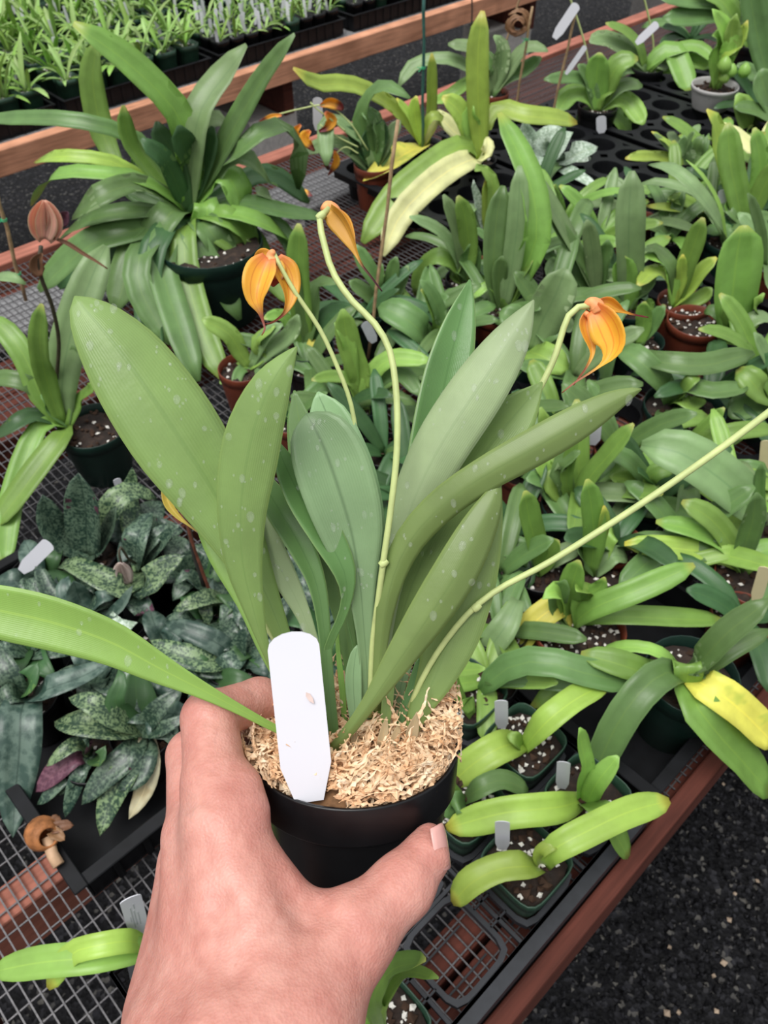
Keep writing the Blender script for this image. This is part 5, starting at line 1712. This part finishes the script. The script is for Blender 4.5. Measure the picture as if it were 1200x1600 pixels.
def seed_soil(r, h):
    mb = MB(); V, Fc = lathe([(.001,h-.010),(r*.9,h-.0115)], 16, 6); o = mesh_obj('soil', V, Fc, M_SOIL); me = o.data; bpy.data.objects.remove(o); return me
SS1, SS2 = seed_soil(.031,.078), seed_soil(.024,.070)
mb = MB()
for _ in range(22):
    a = rs_.uniform(0,6.28); r = .027*math.sqrt(rs_.random()); mb.rock((r*math.cos(a), r*math.sin(a), .069), rs_.uniform(.002,.0042), rs_, .7)
o = mb.build('perlite', M_PERL); PERL1 = o.data; bpy.data.objects.remove(o)
tag_proto = tag_obj(Vector((0,0,.065)), Vector((0,0,0)), .011, 'x', toward=Vector((-.3,-.8,.5)), thick=.0008)
TAGME = tag_proto.data; bpy.data.objects.remove(tag_proto)
nseed = 0
def seedling(s, n, big, lab, dense, tagp, tlab):
    global nseed
    root = empty('seedling_pot', W(s, n, .008), lab, PC, FT, rz=ANG)
    h = .078 if big else .070
    me = PM_G if big else (PM_G2 if rs_.random() < .25 else PM_B)
    link(bpy.data.objects.new('pot', me), root)
    link(bpy.data.objects.new('soil', SS1 if big else SS2), root)
    if big: tag(link(bpy.data.objects.new('perlite', PERL1), root), kind='stuff')
    for k in range(dense):
        o = bpy.data.objects.new('leaf', rs_.choice(seed_leaves)); link(o, root)
        o.location = (rs_.uniform(-.008,.008), rs_.uniform(-.008,.008), h-.014)
        o.rotation_euler = (rs_.uniform(-.15,.15), rs_.uniform(-.15,.15), rs_.uniform(0,6.28)); q = rs_.uniform(.9,1.5)*(1 if big else .62); o.scale = (q,q,q)
    if rs_.random() < tagp:
        t = bpy.data.objects.new('plant_tag', TAGME); link(t)
        t.location = W(s+rs_.uniform(-.012,.012), n+rs_.uniform(-.01,.015), h-.012); t.rotation_euler = (rs_.uniform(-.2,.2), rs_.uniform(-.2,.2), rs_.uniform(-.4,.4))
        tag(t, tlab, 'plant tag', 'seedling tags on the far bench')
LB = 'leafy seedling in a square green pot in the far left tray'
LS = 'tiny tagged seedling in a small pot in the far middle trays'
ORD = ('first','second','third','fourth','fifth','sixth','seventh','eighth','ninth','tenth','eleventh','twelfth')
def seed_tray(s0, s1, n0, big, tagp, label, nn=None, dense=10):
    where = label[label.index('|')+1:]; label = label[:label.index('|')]
    n1 = n0+.275
    flat_tray(s0, s1, n0, n1, .045, label, z=.0005, lip=.006)
    p = .0675 if big else .0515
    a = int((s1-s0-.006)/p); b = nn or int((n1-n0-.006)/p)
    for i in range(a):
        for j in range(b):
            seedling(s0+.004+(i+.5)*(s1-s0-.008)/a, n0+.004+(j+.5)*(n1-n0-.008)/int((n1-n0-.006)/p), big, ('leafy seedling ' if big else 'tiny seedling ') + '%s from left in the %s row, %s' % (ORD[i], ORD[j], where), dense, tagp, 'white tag %s from left in the %s row, %s' % (ORD[i], ORD[j], where))
seed_tray(.47, .95, 2.262, True, .15, 'black seedling tray at the far left frame edge|tray at the far left')
seed_tray(.985, 1.455, 2.262, True, .25, 'black seedling tray behind the huge strap orchid|tray behind the strap orchid')
seed_tray(1.49, 1.985, 2.262, False, .95, 'black seedling tray full of white tags|tray full of tags', dense=6)
seed_tray(2.03, 2.60, 2.262, False, .1, 'black seedling tray behind the green stake|tray behind the green stake', dense=2)
seed_tray(.70, 1.20, 2.575, True, .2, 'second row seedling tray at the upper left|second row left tray')
seed_tray(1.235, 1.70, 2.575, True, .8, 'second row seedling tray in the middle of the top edge|second row middle tray')
seed_tray(1.74, 2.20, 2.575, False, .9, 'second row seedling tray at the top behind the tags|second row tagged tray', dense=5)
seed_tray(1.0, 1.5, 2.885, True, .5, 'third row seedling tray on the top frame edge|third row tray', nn=2)

# ================================================================== odd bits
# wilted orange flowers hanging by the small white tag
gx = [o for o in bpy.data.objects if o.name == 'grey_green_orchid'][0]
y0 = P(584, 260, .095).y
for pts in ([(575,235),(545,190),(510,165),(470,170),(430,180)], [(560,230),(530,215),(500,195)], [(560,240),(540,230),(520,245)]):
    flower_stem(gx, [PY(u, v, y0-.03) for u, v in pts], .0016)
fl = flower_stem(gx, [PY(u, v, y0-.03) for u, v in ((540,205),(515,185),(495,170),(485,160))], .0016)
for pts in ([(500,165,4),(515,160,16),(530,165,14),(536,172,4)], [(508,175,6),(518,188,18),(510,200,10),(498,205,3)], [(485,205,6),(478,215,20),(486,228,12),(492,236,3)], [(470,195,4),(462,205,12),(470,222,14),(480,226,4)],
            [(522,236,5),(524,252,14),(518,265,8),(512,274,2)], [(440,180,4),(425,182,7),(412,188,6),(405,190,2)], [(515,238,4),(510,252,10),(514,266,4)]):
    bgpetal(fl, gx, 'R' if len(pts) == 3 else 'O', pts, y0-.04 + random.uniform(-.01,.01), .5, random.uniform(-.6,.6), 'wilted_petal')
# fallen petal on the wire
o, *_ = leaf_mesh('fallen_petal', [(*P(466,305,.006), .004), (*P(476,303,.010), .022), (*P(488,306,.006), .003)], LM['O'], None, P(476,305,.004), fold=.3, thick=.0008, rings=8, ease=1.0)
tag(o, 'small fallen orange petal on the wire by the huge strap orchid', 'petal')
# curled dry flower on the cane
yc = P(803,185,.08).y
ro = PY(808, 38, yc); rt = empty('dry_flower', ro, 'curled dry brown flower hanging on the bamboo cane', 'dried flower')
for k in range(4):
    line = []
    for i in range(7):
        a = i*.8 + k*1.3; r = (10 + 3*k)*1.9/F
        p = ro + Vector((math.cos(a)*r, .006*k-.01, math.sin(a)*r*.9)); line.append((*p, (.012 if 0 < i < 6 else .003)))
    leaf_mesh('petal', line, LM['N'], rt, ro, fold=.4, thick=.001, rings=12, ease=1.0, wav=.3)
# green flower stalks near the back rail
for nm, pts, lab in (('bare_stalk', ((1022,92),(1020,60),(1012,20),(1002,-20)), 'tall green flower stalk by the back rail carrying a white tag'), ('bare_stalk', ((922,110),(914,70),(902,30),(888,-10)), 'thin green flower stalk crossing the leaning bamboo cane')):
    b0 = P(pts[0][0], pts[0][1], .10); rt = empty(nm, b0, lab, 'flower stalk')
    flower_stem(rt, [PY(u, v, b0.y) for u, v in pts], .0026)
# white drooping bud of the mottled orchid
b0 = P(190, 880, .12); rt = [o for o in bpy.data.objects if o.name == 'mottled_orchid.001'][0]
fs = flower_stem(rt, [P(212,880,.085), PY(200,872,b0.y+.005), PY(188,855,b0.y), PY(186,865,b0.y-.005), PY(190,880,b0.y-.008)], .0016, M_STEMD)
for dx, w, rl in ((-4,16,.5),(0,22,0),(5,16,-.5)):
    bgpetal(fs, rt, 'W', [(188+dx*.3,880,6),(190+dx,890,w),(196+dx,902,w*.9),(203+dx*.4,912,3)], b0.y-.012-abs(dx)*.0005*-1, .45, rl)
# brown flower stem standing in the mottled tray
rt = [o for o in bpy.data.objects if o.name == 'mottled_orchid.003'][0]
b0 = P(330, 930, .085); mbr = plain('brown_stem', (.16,.05,.03), .5, .3, 100)
flower_stem(rt, [b0, PY(315,890,b0.y), PY(298,840,b0.y), PY(288,790,b0.y), PY(284,760,b0.y)], .0022, mbr)
# dried slipper flower lying on the tray corner
b0 = P(66, 1302, .075); rt = empty('dried_slipper_flower', b0, 'dried brown slipper flower resting on the tray corner', 'dried flower')
Rr = 27*depth(b0)/F
V, Fc = lathe([(.001,-1),(.55,-.85),(.95,-.3),(1,.15),(.8,.7),(.6,.95),(.5,.9),(.6,.6),(.7,.1),(.001,-.6)], 18)
q = Quaternion((0,1,0), .9) @ Quaternion((1,0,0), .5)
mesh_obj('pouch', [q @ (v*Rr) for v in V], Fc, plain('dried_flower', (.330,.130,.045), .6, .45, 90, .3, .5), rt)
for az, ln, c in ((.3,.024,'N'),(-.5,.020,'N'),(1.3,.018,'N')):
    leaf_mesh('petal', arch_line(b0 + Vector((.010,0,.006)), az, ln, .5, 1.4, .012, 'oval', 7), LM[c], rt, b0, fold=.4, rings=7, ease=1.0, wav=.3)
ms = MB(); ms.tube([Vector((.006,-.004,0)), P(82,1335,.068)-b0, P(92,1352,.064)-b0], [.0065,.0058,.006], 9)
mesh_obj('flower_neck', ms.v, ms.f, plain('dried_neck', (.52,.33,.20), .6, .2, 90), rt)
# flecks of dirt on the big tag
for u, v, l, a in ((484,1091,.0034,.9),(456,1192,.0034,.5)):
    p = D(u, v, .318 + (v-987)*.0000245); n = (CAMP-p).normalized(); t = (RIGHT*math.cos(a) - UPV*math.sin(a)); b_ = n.cross(t)
    pts = [(1,0),(.3,.35),(-.5,.42),(-1,.1),(-.6,-.25),(.3,-.3)]
    V = [p + n*.0009 + t*x*l*.8 + b_*y*l*.8 - tg.location for x, y in pts] + [p - n*.0004 + t*x*l*.8 + b_*y*l*.8 - tg.location for x, y in pts]
    mesh_obj('dirt_fleck', V, [tuple(range(6)), tuple(range(11,5,-1))] + [(k,6+k,6+(k+1) % 6,(k+1) % 6) for k in range(6)], plain('pale_fleck', (.62,.48,.44), .7, .1, 200), tg, smooth=False)
